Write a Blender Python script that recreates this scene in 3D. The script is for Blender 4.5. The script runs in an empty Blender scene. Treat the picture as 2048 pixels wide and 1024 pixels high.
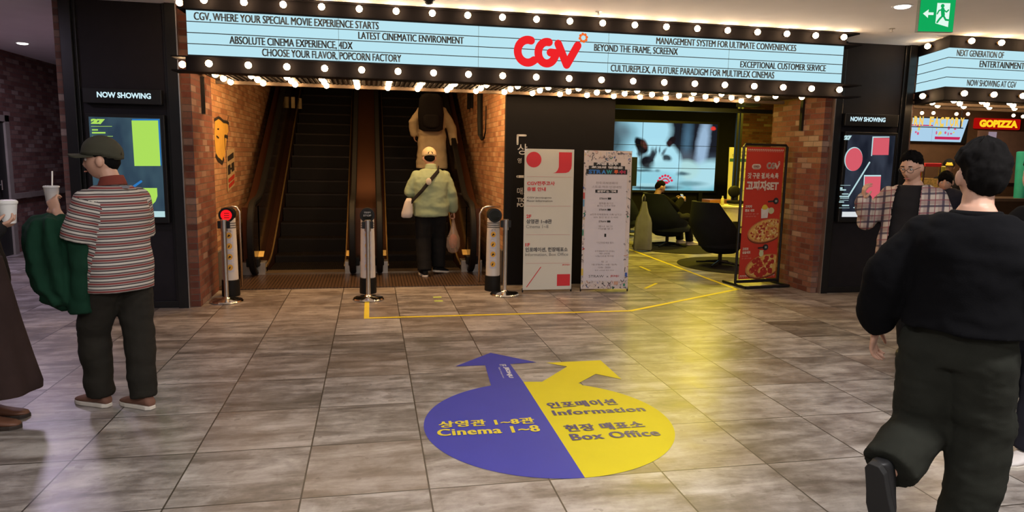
import bpy, bmesh, math, random
from mathutils import Vector, Matrix, noise
random.seed(7)
S = bpy.context.scene
C = S.collection

# ------------------------------------------------------------------ camera
EYE = Vector((0.0, 0.0, 1.61))
YAW, PITCH, ROLL, FOC = math.radians(11.4131), math.radians(8.2157), math.radians(-1.0787), 1395.47
def cam_axes():
    cy, sy, cp, sp = math.cos(YAW), math.sin(YAW), math.cos(PITCH), math.sin(PITCH)
    fwd = Vector((sy * cp, cy * cp, -sp)); right = Vector((cy, -sy, 0)); down = fwd.cross(right)
    cr, sr = math.cos(ROLL), math.sin(ROLL)
    return cr * right + sr * down, -sr * right + cr * down, fwd
RT, DN, FW = cam_axes()
cd = bpy.data.cameras.new('camera')
cd.sensor_width = 36.0; cd.lens = 36.0 * FOC / 2048.0; cd.clip_start = 0.05; cd.clip_end = 200
cam = bpy.data.objects.new('camera', cd); C.objects.link(cam)
cam.matrix_world = Matrix(((RT.x, -DN.x, -FW.x, EYE.x), (RT.y, -DN.y, -FW.y, EYE.y), (RT.z, -DN.z, -FW.z, EYE.z), (0, 0, 0, 1)))
S.camera = cam

# ------------------------------------------------------------------ world, exposure
S.view_settings.view_transform = 'Standard'; S.view_settings.look = 'None'
S.view_settings.gamma = 1.0; S.view_settings.use_curve_mapping = False
S.view_settings.exposure = 0.0
wd = bpy.data.worlds.new('world'); S.world = wd; wd.use_nodes = True
wd.node_tree.nodes['Background'].inputs[0].default_value = (0.55, 0.5, 0.55, 1)
wd.node_tree.nodes['Background'].inputs[1].default_value = 0.008

# ------------------------------------------------------------------ lights of the hall
def area(name, loc, size, power, col, rot=(0, 0, 0), sy=None, spread=None):
    l = bpy.data.lights.new(name, 'AREA'); l.energy = power; l.color = col; l.size = size
    if sy: l.shape = 'RECTANGLE'; l.size_y = sy
    if spread: l.spread = math.radians(spread)
    o = bpy.data.objects.new(name, l); C.objects.link(o); o.location = loc; o.rotation_euler = rot
    return o
NEUTRAL = (1.0, 0.965, 0.95)
for x, y, p in ((-3.2, 0.6, 24), (-0.4, 0.8, 68), (2.6, 1.2, 86), (5.6, 1.4, 72), (-0.6, 3.4, 16), (2.4, 3.6, 20), (0.9, -1.6, 70), (4.2, -1.4, 60)):
    area('hall_downlight', (x, y, 2.97), 0.35, p, NEUTRAL)
area('corridor_downlight', (-4.2, 9.6, 2.95), 0.4, 60, (0.86, 0.72, 1.0))
area('corridor_downlight', (-4.0, 5.6, 2.95), 0.4, 22, (0.86, 0.72, 1.0))
for x, y, p in ((4.3, 10.2, 80), (6.2, 12.2, 130), (8.2, 13.6, 100), (5.2, 14.0, 40)):
    area('lounge_light', (x, y, 3.1), 0.5, p, (1.0, 0.78, 0.06))
for x, y, p in ((7.6, 10.0, 40), (9.8, 10.0, 50)):
    area('counter_light', (x, y, 2.9), 0.5, p, (1.0, 0.72, 0.42))
for x, y, z, p in ((-0.9, 8.75, 2.9, 45), (0.9, 8.75, 2.9, 45), (-0.05, 11.0, 4.2, 24)):
    area('well_light', (x, y, z), 0.4, p, (1.0, 0.56, 0.22))

# ------------------------------------------------------------------ from a pixel of the 2048x1024 picture to a point on a known plane
def ray(u, v): return ((u - 1024) / FOC) * RT + ((v - 512) / FOC) * DN + FW
def on_z(u, v, z=0.0):
    d = ray(u, v); return EYE + d * ((z - EYE.z) / d.z)
def on_y(u, v, y):
    d = ray(u, v); return EYE + d * (y / d.y)
def on_x(u, v, x):
    d = ray(u, v); return EYE + d * (x / d.x)

# ------------------------------------------------------------------ mesh builder
def wloc(o):
    p = Vector((0, 0, 0))
    while o: p += o.location; o = o.parent
    return p
class MB:
    def __init__(self): self.v = []; self.f = []; self.uv = {}
    def add(self, vs, fs):
        n = len(self.v); self.v += [Vector(p) for p in vs]; self.f += [tuple(i + n for i in f) for f in fs]; return self
    def quad(self, a, b, c, d, uv=None):
        n = len(self.v); self.add((a, b, c, d), ((0, 1, 2, 3),))
        if uv:
            for i in range(4): self.uv[n + i] = uv[i]
        return self
    def poly(self, pts): return self.add(pts, (tuple(range(len(pts))),))
    def box(self, x0, x1, y0, y1, z0, z1, M=None):
        v = [Vector((x, y, z)) for z in (z0, z1) for y in (y0, y1) for x in (x0, x1)]
        if M: v = [M @ p for p in v]
        return self.add(v, ((0, 2, 3, 1), (4, 5, 7, 6), (0, 1, 5, 4), (2, 6, 7, 3), (0, 4, 6, 2), (1, 3, 7, 5)))
    def prism(self, poly, off):
        """polygon of 3-D points, swept by the vector off"""
        n = len(poly); off = Vector(off); p = [Vector(q) for q in poly]
        fs = [tuple(range(n)), tuple(range(2 * n - 1, n - 1, -1))] + [((i + 1) % n, i, n + i, n + (i + 1) % n) for i in range(n)]
        return self.add(p + [q + off for q in p], fs)
    def rings(self, R, closed=True, caps=True):
        n = len(R[0]); k = len(R); vs = [p for r in R for p in r]; fs = []
        for i in range(k - 1):
            for j in range(n if closed else n - 1):
                a, b = i * n + j, i * n + (j + 1) % n
                fs.append((a, b, b + n, a + n))
        if caps: fs += [tuple(range(n - 1, -1, -1)), tuple(range((k - 1) * n, k * n))]
        return self.add(vs, fs)
    def tube(self, pts, r, n=10, caps=True, flat=None):
        pts = [Vector(p) for p in pts]; R = []; rs = r if isinstance(r, (list, tuple)) else [r] * len(pts)
        ref = None
        for i, p in enumerate(pts):
            t = (pts[min(i + 1, len(pts) - 1)] - pts[max(i - 1, 0)]).normalized()
            if ref is None: ref = Vector((0, 0, 1)) if abs(t.z) < 0.9 else Vector((1, 0, 0))
            a = (ref - t * ref.dot(t)).normalized(); b = t.cross(a); ref = a
            R.append([p + (a * math.cos(2 * math.pi * j / n) + b * math.sin(2 * math.pi * j / n) * (flat or 1)) * rs[i] for j in range(n)])
        return self.rings(R, caps=caps)
    def cyl(self, p0, p1, r0, r1=None, n=20): return self.tube((p0, p1), [r0, r1 if r1 is not None else r0], n)
    def lathe(self, prof, c, n=28, caps=True):
        c = Vector(c)
        return self.rings([[c + Vector((r * math.cos(2 * math.pi * j / n), r * math.sin(2 * math.pi * j / n), z)) for j in range(n)] for r, z in prof], caps=caps)
    def ball(self, c, r, nu=16, nv=10, M=None):
        c = Vector(c); r = r if isinstance(r, (tuple, list)) else (r, r, r); R = []
        for i in range(nv + 1):
            t = math.pi * (0.02 + 0.96 * i / nv)
            ring = [Vector((r[0] * math.sin(t) * math.cos(2 * math.pi * j / nu), r[1] * math.sin(t) * math.sin(2 * math.pi * j / nu), -r[2] * math.cos(t))) for j in range(nu)]
            R.append([c + (M @ p if M else p) for p in ring])
        return self.rings(R)
    def text(self, s, o, rv, uv, w=None, h=None, bold=0.0, align='l', space=1.0, fat=0.0):
        """flat lettering with its ink box fitted to w x h; o = lower left (or middle for 'c') corner"""
        V, F = glyphs(s, bold, space)
        x0 = min(p[0] for p in V); x1 = max(p[0] for p in V); y0 = min(p[1] for p in V); y1 = max(p[1] for p in V)
        if h is None: h = w * (y1 - y0) / (x1 - x0)
        if w is None: w = h * (x1 - x0) / (y1 - y0)
        o = Vector(o); rv = Vector(rv).normalized(); uv = Vector(uv).normalized(); sx = w / (x1 - x0); sy = h / (y1 - y0)
        dx = {'l': 0, 'c': -w / 2, 'r': -w}[align]
        for k in ((-1, 1) if fat else (0,)): self.add([o + rv.cross(uv) * (0.0004 * (k + 1)) + rv * ((p[0] - x0) * sx + dx + k * fat * h) + uv * ((p[1] - y0) * sy) for p in V], F)
        return self
    def stroke(self, pts, w, rv=None, uv=None, o=None, n=10):
        """flat thick line with round ends and joints in a plane"""
        o = Vector(o or (0, 0, 0)); rv = Vector(rv or (1, 0, 0)); uv = Vector(uv or (0, 0, 1))
        P = lambda q: o + rv * q[0] + uv * q[1]
        for a, b in zip(pts[:-1], pts[1:]):
            dx, dy = b[0] - a[0], b[1] - a[1]; l = math.hypot(dx, dy) or 1; nx, ny = -dy / l * w / 2, dx / l * w / 2
            self.poly([P((a[0] + nx, a[1] + ny)), P((b[0] + nx, b[1] + ny)), P((b[0] - nx, b[1] - ny)), P((a[0] - nx, a[1] - ny))])
        for a in pts: self.poly([P((a[0] + w / 2 * math.cos(2 * math.pi * k / n), a[1] + w / 2 * math.sin(2 * math.pi * k / n))) for k in range(n)])
        return self
    def disc(self, c, rv, uv, rx, ry=None, n=32):
        c = Vector(c); rv = Vector(rv); uv = Vector(uv); ry = ry or rx
        return self.poly([c + rv * rx * math.cos(2 * math.pi * k / n) + uv * ry * math.sin(2 * math.pi * k / n) for k in range(n)])
    def mesh(self, name, origin=(0, 0, 0)):
        o = Vector(origin); me = bpy.data.meshes.new(name); me.from_pydata([p - o for p in self.v], [], self.f)
        if self.uv:
            l = me.uv_layers.new(name='uv')
            for lp in me.loops: l.data[lp.index].uv = self.uv.get(lp.vertex_index, (0, 0))
        me.update(); return me
    def build(self, name, m, parent=None, smooth=False, bevel=0, seg=2):
        org = wloc(parent)
        me = self.mesh(name, org)
        return link(name, me, m, parent, smooth, bevel, seg)
def link(name, me, m, parent=None, smooth=False, bevel=0, seg=2):
    for x in (m if isinstance(m, (list, tuple)) else [m]): me.materials.append(x)
    if smooth:
        me.polygons.foreach_set('use_smooth', [True] * len(me.polygons))
        if smooth is not True:
            try: me.set_sharp_from_angle(angle=math.radians(smooth))
            except Exception: pass
    o = bpy.data.objects.new(name, me); C.objects.link(o)
    if parent: o.parent = parent
    if bevel:
        b = o.modifiers.new('bevel', 'BEVEL'); b.width = bevel; b.segments = seg; b.limit_method = 'ANGLE'
    return o
_gl = {}
def glyphs(s, bold, space):
    k = (s, bold, space)
    if k not in _gl:
        c = bpy.data.curves.new('glyphs', 'FONT'); c.body = s; c.offset = bold; c.resolution_u = 3; c.space_character = space
        o = bpy.data.objects.new('glyphs', c)
        me = bpy.data.meshes.new_from_object(o)
        _gl[k] = ([tuple(v.co) for v in me.vertices], [tuple(p.vertices) for p in me.polygons])
        bpy.data.objects.remove(o); bpy.data.curves.remove(c); bpy.data.meshes.remove(me)
    return _gl[k]
def tag(o, label=None, cat=None, group=None, kind=None):
    for k, x in (('label', label), ('category', cat), ('group', group), ('kind', kind)):
        if x: o[k] = x
    return o
def empty(name, loc, label, cat, group=None):
    o = bpy.data.objects.new(name, None); C.objects.link(o); o.location = loc; o.empty_display_size = 0.1
    o.matrix_world = Matrix.Translation(Vector(loc))
    return tag(o, label, cat, group)
def struct(name, mb, m, **k):
    o = mb.build(name, m, **k); o['kind'] = 'structure'; return o
def dup(root):
    r = root.copy(); C.objects.link(r)
    for ch in root.children:
        c = ch.copy(); C.objects.link(c); c.parent = r
        for g in ch.children:
            d = g.copy(); C.objects.link(d); d.parent = c
    return r

# ------------------------------------------------------------------ materials
class NT:
    def __init__(self, name):
        self.m = bpy.data.materials.new(name); self.m.use_nodes = True; self.t = self.m.node_tree; self.t.nodes.clear()
        self.out = self.n('ShaderNodeOutputMaterial')
    def n(self, typ, **k):
        x = self.t.nodes.new(typ)
        for a, b in k.items(): setattr(x, a, b)
        return x
    def l(self, a, b): self.t.links.new(a, b)
    def put(self, sock, val):
        if isinstance(val, bpy.types.NodeSocket): self.l(val, sock)
        else: sock.default_value = val
    def math(self, op, a, b=None, c=None, clamp=False):
        x = self.n('ShaderNodeMath', operation=op, use_clamp=clamp)
        for i, q in enumerate((a, b, c)):
            if q is not None: self.put(x.inputs[i], q)
        return x.outputs[0]
    def mix(self, f, a, b, mode='MIX'):
        x = self.n('ShaderNodeMix', data_type='RGBA', blend_type=mode)
        self.put(x.inputs[0], f); self.put(x.inputs[6], rgba(a)); self.put(x.inputs[7], rgba(b)); return x.outputs[2]
    def ramp(self, f, stops, interp='LINEAR'):
        x = self.n('ShaderNodeValToRGB'); x.color_ramp.interpolation = interp; e = x.color_ramp.elements
        while len(e) < len(stops): e.new(0.5)
        for i, (p, c) in enumerate(stops): e[i].position = p; e[i].color = rgba(c)
        self.l(f, x.inputs[0]); return x.outputs[0]
    def noise(self, vec, scale, detail=3, rough=0.5, dist=0.0):
        x = self.n('ShaderNodeTexNoise'); x.inputs['Scale'].default_value = scale; x.inputs['Detail'].default_value = detail
        x.inputs['Roughness'].default_value = rough; x.inputs['Distortion'].default_value = dist
        if vec is not None: self.l(vec, x.inputs['Vector'])
        return x.outputs['Fac']
    def coord(self, which='Object'): return self.n('ShaderNodeTexCoord').outputs[which]
    def sep(self, v):
        x = self.n('ShaderNodeSeparateXYZ'); self.l(v, x.inputs[0]); return x.outputs
    def comb(self, x, y, z=0.0):
        c = self.n('ShaderNodeCombineXYZ'); self.put(c.inputs[0], x); self.put(c.inputs[1], y); self.put(c.inputs[2], z); return c.outputs[0]
    def bsdf(self, col, rough=0.6, metal=0.0, spec=0.5, bump=None, bs=0.3, bd=0.002, emit=None, es=0, trans=0, alpha=None, sheen=0, coat=0):
        b = self.n('ShaderNodeBsdfPrincipled')
        self.put(b.inputs['Base Color'], rgba(col)); self.put(b.inputs['Roughness'], rough); self.put(b.inputs['Metallic'], metal)
        self.put(b.inputs['Specular IOR Level'], spec)
        if emit is not None: self.put(b.inputs['Emission Color'], rgba(emit)); self.put(b.inputs['Emission Strength'], es)
        if trans: b.inputs['Transmission Weight'].default_value = trans
        if sheen: b.inputs['Sheen Weight'].default_value = sheen
        if coat: b.inputs['Coat Weight'].default_value = coat
        if alpha is not None: self.put(b.inputs['Alpha'], alpha)
        if bump is not None:
            u = self.n('ShaderNodeBump'); u.inputs['Strength'].default_value = bs; u.inputs['Distance'].default_value = bd
            self.l(bump, u.inputs['Height']); self.l(u.outputs[0], b.inputs['Normal'])
        self.l(b.outputs[0], self.out.inputs[0]); return self.m
    def glow(self, col, strength):
        e = self.n('ShaderNodeEmission'); self.put(e.inputs[0], rgba(col)); self.put(e.inputs[1], strength)
        self.l(e.outputs[0], self.out.inputs[0]); return self.m
def rgba(c):
    if isinstance(c, bpy.types.NodeSocket): return c
    return (c[0], c[1], c[2], 1.0)
def srgb(r, g, b):
    f = lambda x: (x / 255) / 12.92 if x / 255 <= 0.04045 else ((x / 255 + 0.055) / 1.055) ** 2.4
    return (f(r), f(g), f(b))
_pm = {}
def plain(name, col, rough=0.6, metal=0.0, spec=0.4, var=0.12, scale=9.0, bs=0.15):
    if name in _pm: return _pm[name]
    t = NT(name); f = t.noise(t.coord(), scale, 4)
    c = t.ramp(f, ((0.25, tuple(x * (1 - var) for x in col)), (0.75, tuple(min(1, x * (1 + var)) for x in col))))
    _pm[name] = t.bsdf(c, rough, metal, spec, bump=f if bs else None, bs=bs); return _pm[name]
def glowing(name, col, s):
    if name not in _pm: _pm[name] = NT(name).glow(col, s)
    return _pm[name]
def cloth(name, col, col2=None, scale=420, rough=0.9, spec=0.2):
    if name in _pm: return _pm[name]
    t = NT(name); v = t.coord(); f = t.noise(v, scale, 2); g = t.noise(v, 7, 3)
    c = t.mix(g, tuple(x * 0.8 for x in col), col2 or tuple(min(1, x * 1.18) for x in col))
    h = t.math('ADD', t.math('MULTIPLY', f, 0.35), g)
    _pm[name] = t.bsdf(c, rough, 0, spec, bump=h, bs=0.35, bd=0.004); return _pm[name]
# ================================================================== SETTING
def brick_mat(name, stops, mortar, bump=0.6):
    t = NT(name); o = t.sep(t.coord())
    vec = t.comb(t.math('ADD', o[0], o[1]), o[2])
    b = t.n('ShaderNodeTexBrick'); t.l(vec, b.inputs['Vector'])
    b.inputs['Color1'].default_value = (0, 0, 0, 1); b.inputs['Color2'].default_value = (1, 1, 1, 1); b.inputs['Mortar'].default_value = (0.5, 0.5, 0.5, 1)
    b.inputs['Scale'].default_value = 1.0; b.inputs['Mortar Size'].default_value = 0.0045; b.inputs['Mortar Smooth'].default_value = 0.25
    b.inputs['Brick Width'].default_value = 0.2; b.inputs['Row Height'].default_value = 0.066; b.inputs['Bias'].default_value = 0.0
    n1 = t.noise(vec, 26, 4, 0.6); n2 = t.noise(vec, 3.0, 2)
    f = t.math('ADD', t.math('MULTIPLY', b.outputs['Color'], 0.86), t.math('MULTIPLY', n1, 0.14))
    c = t.ramp(f, stops)
    c = t.mix(t.math('MULTIPLY', n2, 0.5), c, stops[1][1])
    c = t.mix(t.math('MULTIPLY', t.math('SUBTRACT', n1, 0.35, clamp=True), 0.9), c, tuple(x * 0.55 for x in stops[0][1]))
    c = t.mix(b.outputs['Fac'], c, mortar)
    h = t.math('ADD', t.math('SUBTRACT', 1.0, b.outputs['Fac']), t.math('MULTIPLY', n1, 0.45))
    return t.bsdf(c, 0.88, 0, 0.25, bump=h, bs=bump, bd=0.006)
BRICK = brick_mat('red_brick', ((0.0, (0.075, 0.032, 0.024)), (0.25, (0.165, 0.055, 0.038)), (0.55, (0.215, 0.080, 0.055)), (0.82, (0.26, 0.14, 0.10)), (1.0, (0.44, 0.36, 0.31))), (0.12, 0.09, 0.075))
BRICK_TAN = brick_mat('tan_brick', ((0.0, (0.20, 0.08, 0.04)), (0.25, (0.38, 0.18, 0.09)), (0.55, (0.46, 0.25, 0.13)), (0.8, (0.54, 0.33, 0.18)), (1.0, (0.60, 0.42, 0.27))), (0.22, 0.15, 0.09))
BRICK_OLD = brick_mat('weathered_brick', ((0.0, (0.08, 0.045, 0.04)), (0.25, (0.17, 0.085, 0.07)), (0.55, (0.22, 0.11, 0.09)), (0.8, (0.33, 0.24, 0.2)), (1.0, (0.46, 0.41, 0.38))), (0.13, 0.11, 0.1))

def floor_mat():
    t = NT('stone_tile_floor'); o = t.sep(t.coord()); TS = 0.6
    gx = t.math('DIVIDE', t.math('ADD', o[0], 1.541), TS); gy = t.math('DIVIDE', t.math('SUBTRACT', o[1], 6.815), TS * 1.004)
    ix, iy = t.math('FLOOR', gx), t.math('FLOOR', gy); fx, fy = t.math('SUBTRACT', gx, ix), t.math('SUBTRACT', gy, iy)
    w = t.n('ShaderNodeTexWhiteNoise', noise_dimensions='2D'); t.l(t.comb(ix, iy), w.inputs['Vector'])
    rnd = w.outputs['Value']; rc = t.sep(w.outputs['Color'])
    # every tile shows another cut of the same streaky stone print
    u = t.math('ADD', o[0], t.math('MULTIPLY', rc[0], 37.0)); v = t.math('ADD', o[1], t.math('MULTIPLY', rc[1], 53.0))
    p = t.comb(u, t.math('MULTIPLY', v, 1.0), t.math('MULTIPLY', rnd, 9.0))
    ps = t.comb(t.math('MULTIPLY', u, 0.55), t.math('MULTIPLY', v, 2.3), t.math('MULTIPLY', rnd, 9.0))
    n1 = t.noise(ps, 2.6, 5, 0.62, 0.6); n2 = t.noise(p, 5.5, 6, 0.7, 0.3); n3 = t.noise(ps, 14, 4, 0.7); n4 = t.noise(p, 60, 3, 0.6)
    f = t.math('ADD', t.math('ADD', t.math('MULTIPLY', n1, 0.55), t.math('MULTIPLY', n2, 0.3)), t.math('MULTIPLY', n3, 0.15))
    f = t.math('ADD', f, t.math('MULTIPLY', t.math('SUBTRACT', rnd, 0.5), 0.07))
    c = t.ramp(f, ((0.38, (0.085, 0.072, 0.062)), (0.47, (0.17, 0.150, 0.136)), (0.55, (0.30, 0.275, 0.255)), (0.64, (0.44, 0.415, 0.395))))
    c = t.mix(t.math('MULTIPLY', t.math('SUBTRACT', rc[2], 0.45, clamp=True), 0.45), c, (0.24, 0.17, 0.125))
    spots = t.math('LESS_THAN', t.noise(p, 15, 1, 0.4), 0.27)
    c = t.mix(t.math('MULTIPLY', spots, 0.4), c, (0.09, 0.075, 0.06))
    d = t.math('MINIMUM', t.math('MINIMUM', fx, t.math('SUBTRACT', 1.0, fx)), t.math('MINIMUM', fy, t.math('SUBTRACT', 1.0, fy)))
    g = t.math('LESS_THAN', d, 0.0068)
    c = t.mix(g, c, (0.035, 0.028, 0.022))
    h = t.math('SUBTRACT', t.math('MULTIPLY', n4, 0.12), g)
    r = t.math('ADD', t.math('MULTIPLY', n2, 0.22), 0.24)
    return t.bsdf(c, r, 0, 0.5, bump=h, bs=0.3, bd=0.002)
FLOOR = floor_mat()
CEIL = plain('ceiling_paint', (0.90, 0.895, 0.94), 0.85, var=0.03, scale=3, bs=0.03)
BLACK = plain('black_paint', (0.013, 0.011, 0.014), 0.6, 0, 0.25, var=0.15)
BLACK_TRIM = plain('black_trim', (0.010, 0.010, 0.011), 0.35)
DARK = plain('dark_wall_paint', (0.006, 0.0052, 0.0055), 0.75, 0, 0.2)
STEEL = plain('brushed_steel', (0.62, 0.60, 0.58), 0.3, 1.0, var=0.05, scale=60, bs=0.05)
CHROME = plain('chrome', (0.75, 0.74, 0.72), 0.12, 1.0, var=0.03, bs=0)
STONE = plain('grey_stone_skirting', (0.11, 0.10, 0.095), 0.6, scale=22)

struct('floor', MB().box(-8, 14, -3.5, 18, -0.1, 0.0), FLOOR)
struct('ceiling', MB().box(-2.87, 14, -3.5, 7.75, 3.0, 3.2), CEIL)
struct('ceiling.001', MB().box(-8, -2.87, -3.5, 18, 3.0, 3.2), CEIL)
struct('ceiling_lounge', MB().box(1.65, 14, 7.75, 18, 3.15, 3.3), DARK)
struct('ceiling_shaft', MB().box(-2.87, 1.65, 7.75, 18, 5.6, 5.8), DARK)
# left corridor: brick wall with a door, brick pier edge
XC = -5.3
struct('wall_left', MB().box(XC - 0.2, XC, 5.0, 18, 0, 3.0), BRICK_OLD)
struct('wall_far_left', MB().box(-8, -2.94, 18.0, 18.2, 0, 3.0), BRICK_OLD)
struct('wall_corridor_right', MB().box(-2.94, -2.872, 7.56, 18, 0, 3.0), BRICK_OLD)
d = MB().box(XC, XC + 0.03, 7.3, 11.6, 0.0, 1.96)
door = struct('door_1', d, plain('dark_green_door', (0.018, 0.02, 0.018), 0.5))
fr = MB().box(XC, XC + 0.06, 11.6, 11.72, 0, 2.05).box(XC, XC + 0.06, 7.2, 11.72, 1.96, 2.05)
fr.build('door_frame', plain('pale_door_frame', (0.26, 0.245, 0.21), 0.5), door)
MB().cyl((XC + 0.09, 11.3, 0.98), (XC + 0.09, 11.3, 1.12), 0.012).cyl((XC, 11.3, 1.05), (XC + 0.09, 11.3, 1.05), 0.01).build('door_handle', STEEL, door)
struct('trim_1', MB().box(XC, XC + 0.05, 11.72, 18, 0.82, 0.9), plain('pale_wall_rail', (0.25, 0.23, 0.2), 0.5))
# black piers with steel edge strips
def pier(name, x0, x1, sx):
    m = MB().box(x0, x1, 7.56, 8.3, 0, 3.0); o = struct(name, m, BLACK)
    t = MB()
    for a in (x0, x1 - 0.1): t.box(a, a + 0.1, 7.5, 7.56, 0, 3.0)
    t.box(x0 + 0.1, x1 - 0.1, 7.53, 7.56, 0.0, 0.07).box(x0 + 0.1, x0 + 0.13, 7.535, 7.56, 0.07, 3.0).box(x1 - 0.13, x1 - 0.1, 7.535, 7.56, 0.07, 3.0)
    t.build('pier_trim', BLACK_TRIM, o, bevel=0.004)
    MB().box(*sx, 7.49, 7.57, 0, 3.0).build('steel_edge', STEEL, o)
    return o
pier('wall_pier_left', -2.87, -1.845, (-1.845, -1.835))
pier('wall_pier_right', 5.375, 6.42, (5.365, 5.375))
# brick reveals of the wide opening
struct('wall_brick_left', MB().box(-1.835, -1.745, 7.55, 8.45, 0, 3.0).box(-2.2, -1.835, 8.3, 8.45, 0, 5.6), BRICK)
struct('wall_brick_right', MB().box(5.275, 5.365, 7.55, 8.65, 0, 3.15).box(5.365, 6.45, 8.3, 8.45, 0, 3.15), BRICK)
struct('wall_brick_corner', MB().box(6.42, 6.47, 7.54, 8.3, 0, 3.0), BRICK_OLD)
# escalator well
struct('wall_well_left', MB().box(-2.0, -1.80, 8.45, 18, 0, 5.6), BRICK_TAN)
struct('wall_well_right', MB().box(1.62, 1.72, 8.52, 18, 0, 5.6), BRICK_TAN)
struct('wall_well_back', MB().box(-2.0, 1.72, 17.9, 18.0, 0, 5.6), DARK)
struct('wall_well_front', MB().box(-2.0, 1.72, 8.2, 8.34, 2.62, 5.6), DARK)
struct('baseboard_left', MB().box(-1.80, -1.77, 8.46, 9.5, 0, 0.42), STONE)
struct('baseboard_right', MB().box(1.59, 1.62, 8.52, 9.5, 0, 0.42), STONE)
# black board wall between the escalators and the lounge
xr = on_y(1229, 240, 8.45).x
wb = struct('wall_board', MB().box(1.60, xr, 8.44, 8.52, 0, 3.15).box(1.72, xr, 8.52, 9.4, 0, 3.15), DARK)
lt = MB(); Yb = 8.437
def bp(u, v): return on_y(u, v, Yb)
WHITE_V = plain('white_vinyl', (0.62, 0.60, 0.57), 0.5, var=0.04)
a = bp(1035, 288)
lt.stroke([(0, 0), (0, 0.105), (0.1, 0.105)], 0.024, o=a)
lt.text('상', bp(1035, 309), (1, 0, 0), (0, 0, 1), h=0.13); lt.text('영', bp(1035, 326), (1, 0, 0), (0, 0, 1), h=0.06)
lt.stroke([(0, 0), (0.09, 0)], 0.03, o=bp(1035, 353)); lt.text('매표소', bp(1034, 389), (1, 0, 0), (0, 0, 1), h=0.085)
lt.text('TICKET', bp(1034, 404), (1, 0, 0), (0, 0, 1), h=0.052, bold=0.03); lt.text('POPCORN', bp(1034, 414), (1, 0, 0), (0, 0, 1), h=0.05, bold=0.03)
lt.build('lettering', WHITE_V, wb)
# lounge shell
struct('wall_lounge_left', MB().box(1.72, 1.8, 9.4, 18, 0, 3.15), DARK)
xb = on_y(1476, 230, 16.4).x
struct('wall_lounge_back', MB().box(1.8, xb, 16.4, 16.6, 0, 3.15), DARK)
struct('wall_lounge_brick', MB().box(xb, xb + 3.9, 16.3, 16.5, 0, 3.15), BRICK)
# snack counter hall behind the right opening
struct('wall_counter_back', MB().box(8.6, 14, 11.2, 11.4, 0, 3.15), plain('brown_wall', (0.085, 0.045, 0.025), 0.6))
struct('wall_right', MB().box(13.8, 14, -3.5, 18, 0, 3.15), DARK)
struct('wall_behind', MB().box(-8, 14, -3.6, -3.5, 0, 3.0), plain('hall_wall_paint', (0.3, 0.27, 0.25), 0.8))
struct('wall_hall_left', MB().box(-8.1, -8, -3.5, 18, 0, 3.0), DARK)
# ================================================================== MARQUEES
BULB = glowing('warm_bulb', (1.0, 0.64, 0.33), 58.0)
SCREEN = glowing('backlit_board', srgb(188, 231, 243), 0.98)
LINE = plain('dark_rail', (0.02, 0.03, 0.035), 0.5)
INK = plain('black_letter', (0.03, 0.035, 0.04), 0.6)
REDLOGO = glowing('red_logo', srgb(244, 38, 42), 0.95)
ORANGE_G = glowing('orange_logo', srgb(250, 110, 40), 0.95)
TRAY = plain('marquee_black_metal', (0.007, 0.006, 0.008), 0.75, 0, 0.12)
SLAT = plain('dark_bronze_slats', (0.022, 0.014, 0.009), 0.6, 0.2)
BEAM = plain('pale_bronze_beam', (0.13, 0.09, 0.058), 0.6, 0.2)
BRASS = plain('brass_socket', (0.25, 0.16, 0.07), 0.35, 0.9)
R, U = (1, 0, 0), (0, 0, 1)
def bulb_mesh(d):
    """round bulb whose socket sits against the tray; d = direction it sticks out"""
    d = Vector(d); q = Vector((0, 0, 1)).rotation_difference(d).to_matrix()
    m = MB(); m.ball((0, 0, 0), 0.031, 10, 7); m.cyl((0, 0, -0.06), (0, 0, -0.028), 0.017, 0.019, 8)
    m.v = [q @ p for p in m.v]
    me = m.mesh('light_bulb'); me.materials.append(BULB); me.materials.append(BRASS)
    n = 10 * 7 + 2
    me.polygons.foreach_set('material_index', [0 if i < n else 1 for i in range(len(me.polygons))])
    me.polygons.foreach_set('use_smooth', [True] * len(me.polygons)); return me
BM_F, BM_D, BM_L = bulb_mesh((0, -1, 0)), bulb_mesh((0, 0, -1)), bulb_mesh((-1, 0, 0))
def bulb(me, p, root):
    o = bpy.data.objects.new('light_bulb', me); C.objects.link(o); o.parent = root; o.location = Vector(p) - wloc(root)

YM = 7.0; X0, X1 = -1.63, 5.06
mq = empty('cinema_marquee', (1.7, YM, 2.3), 'long black marquee with lit letter board and red logo spanning above the escalators', 'marquee')
Zs0, Zs1 = 2.462, 2.852
MB().box(X0, X1, YM + 0.03, 8.18, 2.37, 2.99).build('body', TRAY, mq)
t = MB().box(X0 - 0.02, X1 + 0.02, YM - 0.01, YM + 0.2, Zs1 + 0.022, 2.99).box(X0 - 0.07, X1 + 0.2, YM - 0.03, YM + 0.25, Zs1 + 0.012, Zs1 + 0.024).box(X0 - 0.05, X1 + 0.16, YM - 0.03, YM + 0.25, 2.98, 2.995)
t.build('top_tray', TRAY, mq)
t = MB().box(X0 - 0.02, X1 + 0.02, YM - 0.01, YM + 0.16, 2.322, Zs0 - 0.022).box(X0 - 0.14, X1 + 0.24, YM - 0.03, YM + 0.2, Zs0 - 0.026, Zs0 - 0.014).box(X0 - 0.14, X1 + 0.24, YM - 0.03, YM + 0.2, 2.312, 2.325)
t.build('bottom_tray', TRAY, mq)
sc = MB().box(X0, X1, YM, YM + 0.04, Zs0, Zs1).build('letter_board', SCREEN, mq)
m = MB().box(X0, X1, YM - 0.012, YM + 0.02, Zs0 - 0.016, Zs0).box(X0, X1, YM - 0.012, YM + 0.02, Zs1, Zs1 + 0.016)
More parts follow.
